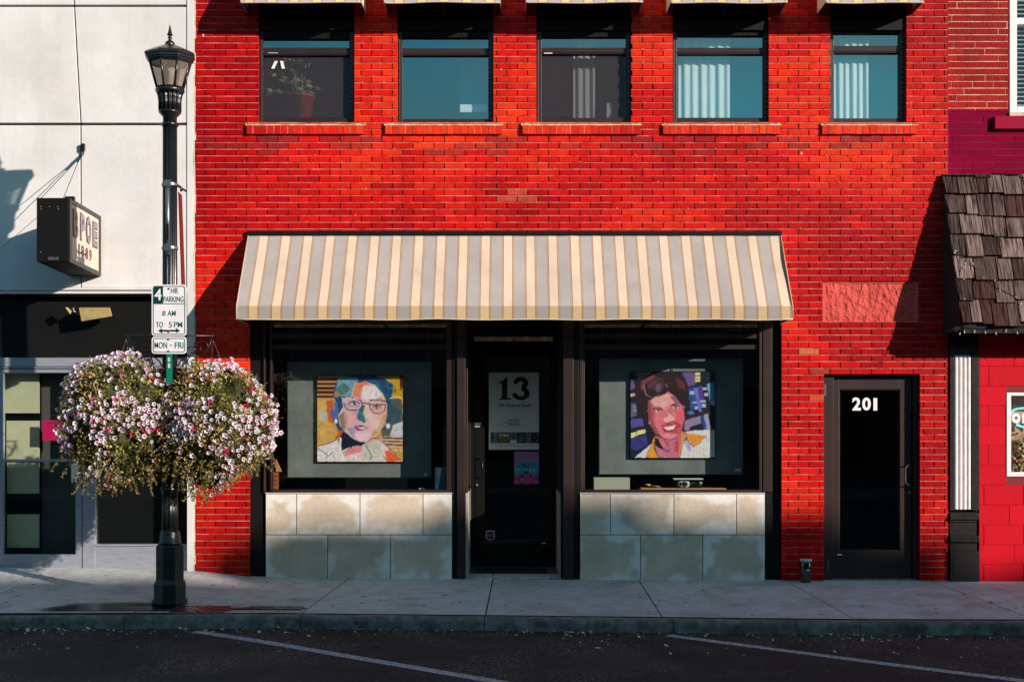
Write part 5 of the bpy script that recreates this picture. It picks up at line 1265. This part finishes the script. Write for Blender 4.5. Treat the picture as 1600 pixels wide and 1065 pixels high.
mb = MB(); random.seed(14); bx0 = PX(1529); H = .2035
row = 0; z = -.05
wh = (PX(1572), 7.6, PZ(744), PZ(611))
while z < PZ(520)+.1:
    k = 0; x = bx0
    first = .31 if row % 2 else .10
    first += random.choice((-.05, 0, .05))
    while x < 8.95:
        wd = first if k == 0 else .405; k += 1
        xb = min(x+wd, 8.95); segs = [(x, xb)]; zb_, zt_ = z, z+H
        if zt_ > wh[2]+.02 and zb_ < wh[3]-.02:
            segs = [(p, q_) for p, q_ in ((x, min(xb, wh[0])), (max(x, wh[1]), xb)) if q_-p > .02]
        for p, q_ in segs:
            col = scl(c(204,0,30), random.uniform(.92, 1.04))
            zz0, zz1 = zb_+.0035, zt_
            if q_ > wh[0] and p < wh[1]:
                if zb_ < wh[2] < zt_: zz1 = wh[2]
                if zb_ < wh[3] < zt_: zz0 = wh[3]
            mb.box(p+.0025, q_-.0025, -.012+random.uniform(-.0015,.0015), .05, zz0, zz1, col)
        x += wd
    z += H; row += 1
backing(mb, bx0, 8.95, -.1, PZ(520)+.1, [wh], y=-.006, mi=1)
mb.build('block_wall', [M['crimson'], M['crimson_joint']], rb, bevel=.002)
mb = MB(); x0, x1, z0, z1 = wh[0], wh[1], wh[2], wh[3]; fw = .045
mb.box(x0, x1, -.02, .08, z0, z0+fw); mb.box(x0, x1, -.02, .08, z1-fw, z1-.012); mb.box(x0, x0+fw, -.02, .08, z0+fw, z1-fw); mb.box(x1-fw, x1, -.02, .08, z0+fw, z1-fw)
f = mb.build('shop_window', M['white'], rb, bevel=.003)
q = MB(); q.poly([(x0+fw,.03,z0+fw),(x1-fw,.03,z0+fw),(x1-fw,.03,z1-fw),(x0+fw,.03,z1-fw)]); q.build('pane', M['g_shop'], f)
q = MB(); shell(q, x0, x1, .081, 1.6, z0-.3, z1+.1); q.build('shop_interior', M['dark_in'], rb)
q = MB(); q.box(px0, 8.9, -.44, .0, zb-.022, zb-.012); q.build('soffit', M['roof_dark'], rb)
# neon open sign
ns = thing('neon_open_sign', (PX(1620,-.12), .12, PZ(665,-.12)), 'neon sign with white letters OPEN under a cyan arc in the shop window', 'sign')
d = -.12; mb = MB(); zc = PZ(652,d); 
text_into(mb, 'O', PX(1581,d), PX(1594.5,d), PZ(661,d), PZ(645,d), .12, bold=.09); text_into(mb, 'PEN', PX(1597,d), PX(1640,d), PZ(661,d), PZ(645,d), .12, bold=.06); mb.build('lettering', M['neon_w'], ns)
mb = MB(); cx, rx = PX(1610,d), PX(1610,d)-PX(1579.5,d)
pts = [(cx+rx*math.copysign(abs(math.cos(a))**.6, math.cos(a)), .115, PZ(650,d)+.085*math.sin(a)**.6) for a in np.linspace(math.pi-.001, .001, 30)]
mb.tube(pts, .009, 8); pts = [(cx+rx*math.cos(a)*.9, .115, PZ(657,d)-.07*math.sin(a)) for a in np.linspace(math.pi*.8, math.pi*.2, 16)]; mb.tube(pts, .009, 8); mb.build('cyan_tube', M['neon'], ns)
# floral garland in the window
fg = thing('flower_arrangement', (PX(1600,-.2), .2, PZ(742,-.2)), 'cream and red flower arrangement standing in the shop window under the neon sign', 'flowers')
mb = MB(); random.seed(77)
for k in range(900):
    z = random.uniform(PZ(741,-.2), PZ(684,-.2)); x = PX(1604,-.2)+random.gauss(0, .055)+.03*math.sin(z*20); y = .2+random.gauss(0,.03)
    s = random.uniform(.008, .018); cc = random.choice([c(226,206,160), c(236,222,190), c(200,180,120), c(180,30,40), c(90,110,60), c(214,190,150)]); a = random.uniform(0, 6.28)
    mb.add([(x-s,y+s*math.cos(a),z-s*.4),(x+s*.2,y-s,z-s),(x+s,y,z+s*.4),(x-s*.2,y+s*.5,z+s)], [[0,1,2,3]], cc)
mb.build('blooms', M['petal'], fg)

# ------------------------------------------------------------------ street lamp
LD = 1.68; LX = (265.5-800)*(DIST-LD)/FPX; LY = -LD
def LZ(py): return PZ(py, LD)
def LR(px): return px*(DIST-LD)/FPX
lz = walk_z(LX, LD)
lamp = thing('street_lamp', (LX, LY, lz), 'black fluted street lamp with eight-sided lantern standing on the sidewalk', 'street lamp')
base_b = lz+.004
mb = MB()
oc = dict(n=8, rot=.5+.24, smooth=False)
z1 = LZ(937)
mb.lathe([(LR(29),base_b),(LR(29),base_b+.035),(LR(26),z1)], LX, LY, **oc)
mb.lathe([(LR(26),z1),(LR(26),LZ(911)),(LR(22.5),LZ(904)),(LR(22.5),LZ(853)),(LR(20.5),LZ(850))], LX, LY, **oc)
mb.build('base', M['iron_worn'], lamp, bevel=.006)
mb = MB()
mb.lathe([(LR(18),LZ(850)),(LR(17.5),LZ(846)),(LR(16.5),LZ(845)),(LR(16.5),LZ(838)),(LR(15),LZ(836)),(LR(15.8),LZ(833)),(LR(14),LZ(829.5)),(LR(13),LZ(827))], LX, LY, 32)
mb.lathe([(LR(13),LZ(827)),(LR(12.4),LZ(800)),(LR(11.8),LZ(770))], LX, LY, 72, flute=12, fl=.10)
mb.lathe([(LR(12),LZ(770)),(LR(13),LZ(768)),(LR(14.6),LZ(765)),(LR(14),LZ(761)),(LR(12),LZ(759))], LX, LY, 32)
mb.lathe([(LR(11.8),LZ(759)),(LR(11),LZ(197))], LX, LY, 72, flute=12, fl=.14)
mb.lathe([(LR(12),LZ(198)),(LR(13.2),LZ(197)),(LR(13.2),LZ(193)),(LR(11.5),LZ(192))], LX, LY, 32)
mb.build('pole', M['iron'], lamp)
mb = MB()
mb.lathe([(LR(10.5),LZ(193)),(LR(11),LZ(183)),(LR(17),LZ(177)),(LR(17.6),LZ(174))], LX, LY, 40)
mb.lathe([(LR(17.8),LZ(174)),(LR(17.8),LZ(160)),(LR(18.5),LZ(153)),(LR(20.5),LZ(145))], LX, LY, 96, flute=16, fl=.16)
mb.lathe([(LR(20.5),LZ(146)),(LR(22.5),LZ(144)),(LR(22.5),LZ(140)),(LR(20),LZ(138))], LX, LY, 40)
lan = mb.build('lantern_base', M['iron'], lamp)
ROT = .74
def ov(r, k, z): a = 2*math.pi*(k+ROT)/8; return Vector((LX+r*math.cos(a), LY+r*math.sin(a), z))
mb = MB()
rt, rb_ = LR(33), LR(21); ztp, zbt = LZ(98), LZ(139)
for k in range(8):
    mb.tube([ov(rb_,k,zbt), ov(rt,k,ztp)], LR(1.9), 6)
    for r_, z in ((rb_+.004, zbt+.006), (rt, ztp-.008)): mb.tube([ov(r_,k,z), ov(r_,k+1,z)], LR(1.3), 5)
mb.build('lantern_frame', M['iron'], lamp)
mb = MB()
for k in range(8): mb.poly([ov(rb_,k,zbt), ov(rb_,k+1,zbt), ov(rt,k+1,ztp), ov(rt,k,ztp)])
mb.build('lantern_glass', M['g_lamp'], lamp)
mb = MB(); mb.lathe([(.028,LZ(139)),(.03,LZ(132)),(.055,LZ(126)),(.065,LZ(116)),(.055,LZ(107)),(.03,LZ(101)),(.01,LZ(99))], LX, LY, 20); mb.build('globe', M['plastic'], lamp)
mb = MB()
RO = dict(n=8, rot=ROT, smooth=False)
mb.lathe([(LR(34),LZ(99)),(LR(36),LZ(96)),(LR(36),LZ(94.5)),(LR(38.5),LZ(94)),(LR(38.5),LZ(90.5)),(LR(40.5),LZ(90)),(LR(41),LZ(86.5)),(LR(38),LZ(84)),(LR(22),LZ(76.5)),(LR(9),LZ(71))], LX, LY, **RO)
mb.lathe([(LR(8),LZ(72)),(LR(7.5),LZ(68)),(LR(6),LZ(65.5)),(LR(3),LZ(64)),(LR(2.2),LZ(61)),(LR(4),LZ(59.5)),(LR(2.2),LZ(58)),(LR(2.4),LZ(56.5)),(LR(5),LZ(55)),(LR(3.4),LZ(53)),(LR(2.3),LZ(48)),(LR(.6),LZ(39.5))], LX, LY, 20)
mb.build('lantern_roof', M['iron'], lamp, bevel=.002)
mb = MB(); fy = LY-LR(12)
mb.tube([(LX,fy-.012,LZ(400)),(LX,fy-.012,LZ(285))], .019, 10)
for py in (289, 388):
    z = LZ(py); mb.lathe([(LR(12.6),z-.012),(LR(12.9),z),(LR(12.6),z+.012)], LX, LY, 32, caps=False); mb.box(LX-.03, LX+.03, fy-.035, fy, z-.03, z+.03)
mb.box(LX-.012, LX+.012, fy-.036, fy-.03, LZ(376), LZ(352), mi=1)
mb.build('banner_bracket', [M['steel'], M['black']], lamp)
mb = MB(); mb.tube([(LX+.07,LY,LZ(290)),(LX+.075,LY+.3,LZ(290))], .01, 8); mb.tube([(LX+.07,LY,LZ(290)),(LX+.10,LY-.0,LZ(293)),(LX+.105,LY,LZ(299))], .012, 8); mb.build('banner_arm', M['iron'], lamp)
bn = MB(); n = 10
for i in range(n):
    za, zb_ = LZ(298)+(LZ(446)-LZ(298))*i/n, LZ(298)+(LZ(446)-LZ(298))*(i+1)/n
    def w_(z, t): k = (LZ(298)-z)/(LZ(298)-LZ(446)); return (LX+.062+.03*k+t*(-.02), LY+.05+t*.22, z)
    bn.add([w_(za,0), w_(za,1), w_(zb_,1), w_(zb_,0)], [[0,1,2,3]], None, 0, True)
    bn.add([(p[0]+.006, p[1], p[2]) for p in (w_(za,0), w_(za,1), w_(zb_,1), w_(zb_,0))], [[0,1,2,3]], None, 0, True)
tag(bn.build('street_banner', M['red_cloth']), 'narrow red cloth banner seen edge-on behind the lamp pole', 'banner')

# parking signs
SDp = LD+.14; sy = -SDp
def plate(px0, px1, py0, py1, r, th=.004):
    return PX(px0,SDp), PX(px1,SDp), PZ(py1,SDp), PZ(py0,SDp), r
def sign_plate(root, x0, x1, z0, z1, r):
    m = MB(); m.prism(rrect(x0, x1, z0, z1, r), sy, sy+.004); m.build('plate', M['sign_white'], root)
    m = MB(); i0, i1 = .012, .019
    o = rrect(x0+i0, x1-i0, z0+i0, z1-i0, r-.006); q = rrect(x0+i1, x1-i1, z0+i1, z1-i1, r-.012); n = len(o)
    for k in range(n): j = (k+1) % n; m.poly([(o[k][0],sy-.002,o[k][1]),(o[j][0],sy-.002,o[j][1]),(q[j][0],sy-.002,q[j][1]),(q[k][0],sy-.002,q[k][1])])
    return m
x0, x1, z0, z1, r = plate(237, 291.5, 444.5, 524.5, .028)
s1 = thing('parking_sign', ((x0+x1)/2, sy, z0), 'white and green 4 HR PARKING sign on the lamp post', 'sign')
m = sign_plate(s1, x0, x1, z0, z1, r)
def sx2(u): return PX(225+u/6.653, SDp)
def sz2(v): return PZ(435+v/6.653, SDp)
m.box(sx2(105), sx2(418), sy-.0025, sy-.0005, sz2(266), sz2(259)); m.box(sx2(195), sx2(199), sy-.0025, sy-.0005, sz2(259), sz2(84))
for s_, a, b, va, vb in (('HR',282,356,155,97),('PARKING',203,414,244,186),('8',192,226,388,333),('AM',246,332,388,333),('TO',126,200,507,450),('5',260,293,507,450),('PM',314,400,507,450)):
    text_into(m, s_, sx2(a), sx2(b), sz2(va), sz2(vb), sy-.003, bold=.006)
m.build('lettering', M['sign_green'], s1)
m = MB(); m.box(sx2(103), sx2(194), sy-.0035, sy-.001, sz2(258), sz2(84)); m.build('dark_square', M['sign_dark'], s1)
m = MB(); text_into(m, '4', sx2(110), sx2(184), sz2(226), sz2(108), sy-.0045, bold=.02); m.build('numeral', M['sign_white'], s1)
m = MB(); zc = sz2(542); h = (sz2(515)-sz2(570))/2
m.prism([(sx2(150),zc),(sx2(194),zc+h),(sx2(186),zc+h*.32),(sx2(340),zc+h*.32),(sx2(332),zc+h),(sx2(376),zc),(sx2(332),zc-h),(sx2(340),zc-h*.32),(sx2(186),zc-h*.32),(sx2(194),zc-h)], sy-.003, sy-.001)
m.build('arrow', M['sign_black'], s1)
m = MB()
for v in (105, 552): m.tube([(sx2(262),sy-.001,sz2(v)),(sx2(262),sy-.008,sz2(v))], .009, 8)
m.build('bolt', M['steel'], s1)
x0, x1, z0, z1, r = plate(237, 291.5, 525.8, 552.5, .028)
s2_ = thing('weekday_sign', ((x0+x1)/2, sy, z0), 'small white and green MON - FRI sign under the parking sign', 'sign')
m = sign_plate(s2_, x0, x1, z0, z1, r)
text_into(m, 'MON', sx2(112), sx2(242), sz2(724), sz2(660), sy-.003, bold=.006); text_into(m, 'FRI', sx2(322), sx2(412), sz2(724), sz2(660), sy-.003, bold=.006); m.box(sx2(270), sx2(292), sy-.003, sy-.001, sz2(696), sz2(688))
m.build('lettering', M['sign_green'], s2_)
m = MB()
for v in (632, 752): m.tube([(sx2(258),sy-.001,sz2(v)),(sx2(258),sy-.008,sz2(v))], .008, 8)
m.build('bolt', M['steel'], s2_)
x0, x1, z0, z1 = sx2(230), sx2(294), PZ(600,SDp), PZ(553,SDp)
s3 = thing('number_plate', ((x0+x1)/2, sy, z0), 'narrow green upright plate with white numerals 08 on the lamp post', 'sign')
m = MB(); m.box(x0, x1, sy+.006, sy+.01, z0, z1+.03); m.build('plate', M['sign_green'], s3)
m = MB(); text_into(m, '0', sx2(247), sx2(272), sz2(866), sz2(818), sy+.004, bold=.02); text_into(m, '8', sx2(247), sx2(272), sz2(930), sz2(880), sy+.004, bold=.02); m.build('lettering', M['sign_white'], s3)

# scrolled plant arm
arm = thing('planter_arm', (LX, LY, LZ(600)), 'black wrought iron double arm with scrolls that carries the two flower baskets', 'bracket')
def LP(px, py): return Vector(((px-800)*(DIST-LD)/FPX, LY-.0, LZ(py)))
m = MB(); m.tube([LP(196,523.5), LP(335,524.5)], .0065, 8); m.build('bar', M['iron'], arm)
def spiral(cx, cy, r0, r1, a0, a1, n=26): return [LP(cx+(r0+(r1-r0)*i/n)*math.cos(R(a0+(a1-a0)*i/n)), cy-(r0+(r1-r0)*i/n)*math.sin(R(a0+(a1-a0)*i/n))) for i in range(n+1)]
for sgn in (1, -1):
    m = MB(); f_ = lambda pts: [Vector((2*LX-p.x, p.y, p.z)) if sgn < 0 else p for p in pts]
    m.tube(f_([LP(278,572), LP(282,564), LP(289,558), LP(297,556), LP(306,555)]), .0065, 6)
    m.tube(f_(spiral(302, 566, 11, 2, 80, 560)), .0055, 6); m.tube(f_(spiral(300, 548, 9, 2, 250, -200)), .0055, 6)
    m.tube(f_(spiral(317, 543, 12, 3, 180, -200)), .005, 6); m.tube(f_([LP(304,556), LP(315,556), LP(326,545), LP(331,526)]), .0065, 6)
    m.build('scroll', M['iron'], arm)

# hanging petunia baskets
def basket(cx, cy, rx, rz, ctop, label, seed, lobes):
    random.seed(seed)
    C = LP(cx, cy); rx, rz = LR(rx), LR(rz); ry = .46
    root = thing('flower_basket', (C.x, C.y, C.z-rz), label, 'flower basket', 'hanging petunia baskets on the lamp post')
    m = MB(); m.lathe([(.06,C.z-.12),(.16,C.z-.08),(.22,C.z+.06),(.23,C.z+.12)], C.x, C.y, 20); m.build('planter', M['coir'], root)
    m = MB(); top = LP(ctop[0], ctop[1])
    for k in range(3):
        a = k*2.1+.4; m.tube([top, (C.x+.22*math.cos(a), C.y+.22*math.sin(a), C.z+.12)], .002, 4)
    m.tube([top, top+Vector((0,0,-.05))], .006, 6); m.build('hanger', M['iron_worn'], root)
    def rad(u):
        n = noise.noise(u*1.6+Vector((seed,0,0)))*.16+noise.noise(u*4+Vector((0,seed,0)))*.11
        k = 1+n
        for (lx, lzv, amp, sharp) in lobes:
            L = Vector((lx, -.2, lzv)).normalized(); k += amp*max(0, u.dot(L))**sharp
        return k
    def pos(u, f): k = rad(u)*f; return Vector((C.x+u.x*rx*k, C.y+u.y*ry*k, C.z+u.z*rz*k))
    def rdir():
        v = Vector((random.gauss(0,1), random.gauss(0,1)-.15, random.gauss(0,1))); return v.normalized()
    lf = MB(); cols = [c(112,112,52), c(142,132,70), c(172,150,92), c(84,92,40), c(198,172,120), c(60,68,34), c(150,118,66)]
    def leaf(p, dv, L, wd, col):
        s_ = dv.cross(rdir()).normalized()*wd; up = dv.cross(s_).normalized()*L*.12
        lf.add([p, p+dv*L*.45+s_+up, p+dv*L, p+dv*L*.45-s_+up], [[0,1,2],[0,2,3]], col)
    for k in range(19000):
        u = rdir(); f = random.uniform(.55, 1.0)**.6 if random.random() < .75 else random.uniform(.3, .8)
        if u.z < -.3 and random.random() < .25: continue
        p = pos(u, f); clump = noise.noise(p*5.5); 
        if f > .86 and clump < -.25: continue
        t = min(.999, max(0, .5+clump*.8+random.gauss(0,.18))); 
        ci = t*3.2; pal_ = [c(84,92,44), c(138,134,70), c(184,166,104), c(218,196,148), c(236,218,182)]
        col = lerp(pal_[int(ci)], pal_[int(ci)+1], ci-int(ci))
        if random.random() < .12: col = random.choice(cols)
        dv = (u*1.0+rdir()*1.1).normalized(); L = random.uniform(.020, .042)
        leaf(p, dv, L, L*random.uniform(.2,.36), scl(col, random.uniform(.95,1.3)))
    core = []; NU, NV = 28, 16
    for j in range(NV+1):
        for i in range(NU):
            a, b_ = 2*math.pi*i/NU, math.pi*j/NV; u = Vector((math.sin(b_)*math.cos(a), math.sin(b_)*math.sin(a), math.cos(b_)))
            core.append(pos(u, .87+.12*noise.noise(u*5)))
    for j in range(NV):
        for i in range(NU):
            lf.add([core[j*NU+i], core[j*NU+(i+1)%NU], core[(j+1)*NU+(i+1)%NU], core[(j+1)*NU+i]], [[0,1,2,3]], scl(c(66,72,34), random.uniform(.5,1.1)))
    # wiry sprigs that break the outline
    for k in range(240):
        u = rdir()
        if u.z < -.5 and random.random() < .2: continue
        p = pos(u, .92); dv = (u+rdir()*.5+Vector((0,0,.25 if u.z > 0 else -.3))).normalized(); L = random.uniform(.04, .13); pts = [p]
        for i in range(4): dv = (dv+rdir()*.25+Vector((0,0,-.05))).normalized(); pts.append(pts[-1]+dv*L/4)
        lf.tube(pts, .0014, 3, c(150,130,82))
        for q in pts[1:]:
            for j in range(3): leaf(q, (dv+rdir()*1.2).normalized(), random.uniform(.010,.024), .005, scl(random.choice(cols), 1.1))
    for k in range(34):
        u = Vector((random.gauss(0,.7), -abs(random.gauss(0,.6)), -.8)).normalized(); p = pos(u, .95); dv = Vector((u.x*.5, -.2, -.6)).normalized(); L = random.uniform(.10,.24); pts = [p]
        for i in range(6): dv = (dv+rdir()*.3+Vector((0,0,-.12))).normalized(); pts.append(pts[-1]+dv*L/6)
        lf.tube(pts, .0016, 3, c(130,124,70))
        for q in pts[1:]:
            for j in range(7): leaf(q, (dv*.3+rdir()).normalized(), random.uniform(.014,.03), .006, scl(random.choice(cols), 1.15))
    lf.build('foliage', M['leaf'], root)
    bl = MB(); nb = 0; tries = 0
    while nb < 520 and tries < 12000:
        tries += 1; u = rdir()
        if u.y > .35: continue
        p = pos(u, random.uniform(.95, 1.06)); dn = noise.noise(Vector((p.x*3.4, p.y*3, p.z*3.4+seed)))
        prob = (.55+dn*1.9)*(.35+.9*max(0, -u.y))-(.38 if u.z < -.5 else 0)+(.12 if u.z > .1 else 0)
        if random.random() > prob: continue
        nb += 1
        f = (u*.8+Vector((0,-.75,.15))+rdir()*.55).normalized(); a = f.cross(Vector((.1,.2,1))).normalized(); b = f.cross(a)
        s_ = random.uniform(.017, .027); kind = random.random()
        pc = c(232,222,234) if kind < .80 else (c(216,172,204) if kind < .93 else c(196,30,96)); pc = scl(pc, random.uniform(.85, 1.05))
        ring = []; 
        for i in range(15):
            an = 2*math.pi*i/15; rr = s_*(1.0-.26*(.5+.5*math.cos(an*5))); ring.append(p+a*math.cos(an)*rr+b*math.sin(an)*rr+f*(.004*math.sin(an*2+k)))
        inner = [p-f*.006+a*math.cos(2*math.pi*i/15)*s_*.32+b*math.sin(2*math.pi*i/15)*s_*.32 for i in range(15)]
        thr = p-f*.02
        bl.add(ring+inner, [[i,(i+1)%15,15+(i+1)%15,15+i] for i in range(15)], pc)
        bl.add(inner+[thr], [[i,(i+1)%15,15] for i in range(15)], c(120,60,110) if kind < .9 else c(90,10,50))
    tag(bl.build('blossoms', M['petal'], root), kind='stuff')
    # trailing stems
    return root
basket(186, 656, 98, 95, (197, 528), 'round hanging basket of pale pink petunias left of the lamp pole', 3, [(-.1,1,.10,8), (.2,-1,.10,8), (-.6,.35,.06,4)])
basket(337, 664, 91, 92, (333, 530), 'round hanging basket of pale pink petunias right of the lamp pole, against the brick pier', 8, [(-.1,1,.09,12), (-.3,-1,.08,8), (.8,.4,.06,6)])

# ------------------------------------------------------------------ the other side of the street (behind the camera; it shades and is mirrored in the glass)
mb = MB(); mb.box(-70, 70, -25, -20.4, -.6, -.17); tag(mb.build('far_sidewalk', M['kerb']), kind='structure')
def far_building(x0, x1, h, profile, m, label, ypos=-25.0, floors=2):
    root = thing('far_building', ((x0+x1)/2, ypos-6, -.2), label, 'building', 'buildings across the street')
    mb = MB(); mb.box(x0, x1, ypos-12, ypos, -.3, h, mi=0)
    mb.build('wall', [m], root)
    if profile:
        mb = MB()
        for a, b, z in profile: mb.box(a, b, ypos-.4, ypos-.001, h, z)
        mb.build('shade_parapet', m, root)
    n = max(2, int((x1-x0)/2.2)); wd = (x1-x0)/n
    for fl_ in range(floors):
        for k in range(n):
            z0 = .6+fl_*3.4; a = x0+k*wd+wd*.2
            if z0+2 > h-.6: continue
            mb = MB(); mb.box(a-.06, a+wd*.6+.06, ypos+.001, ypos+.05, z0-.06, z0+2.06); f = mb.build('window', M['bronze'], root)
            mb = MB(); mb.box(a, a+wd*.6, ypos+.051, ypos+.06, z0, z0+2); mb.build('pane', M['black'], f)
    return root
S = 32.5; ZB = 13.0
far_building(-46, -34, 8.5, None, M['far_brick'], 'two storey brown brick building across the street, far left of it', floors=2)
far_building(-34, -18, 7.4, None, M['far_cream'], 'low cream rendered building across the street from the white building', floors=2)
far_building(-18, -6, 8.0, None, M['far_brick'], 'brown brick shop across the street, opposite the lamp post', floors=2)
far_building(-6, 8, 7.2, None, M['far_cream'], 'cream rendered shop, directly opposite the striped awning', floors=2)
far_building(8, 22, 8.2, None, M['far_brick'], 'brown brick shop across the street opposite the shingle hood', floors=2)
prof = []  # added parapet steps, shaped to cast the shadow edge on the shopfront
for xa, xb, z in ((-2.72,-2.2,.45),(-2.2,-.5,.58),(-.5,.6,.80),(.6,1.5,.86),(1.5,2.2,.66),(2.2,2.75,.62),(2.75,3.4,.68),(3.4,3.9,.56),(3.9,4.55,.42),(4.55,5.6,.05),(5.6,8,.28)):
    prof.append((xa+S, xb+S, z+ZB))
far_building(22, 46, 12.75, prof, M['far_brick'], 'tall brick block across the street with an added stepped roofline shaped to shade the shopfront', floors=3)
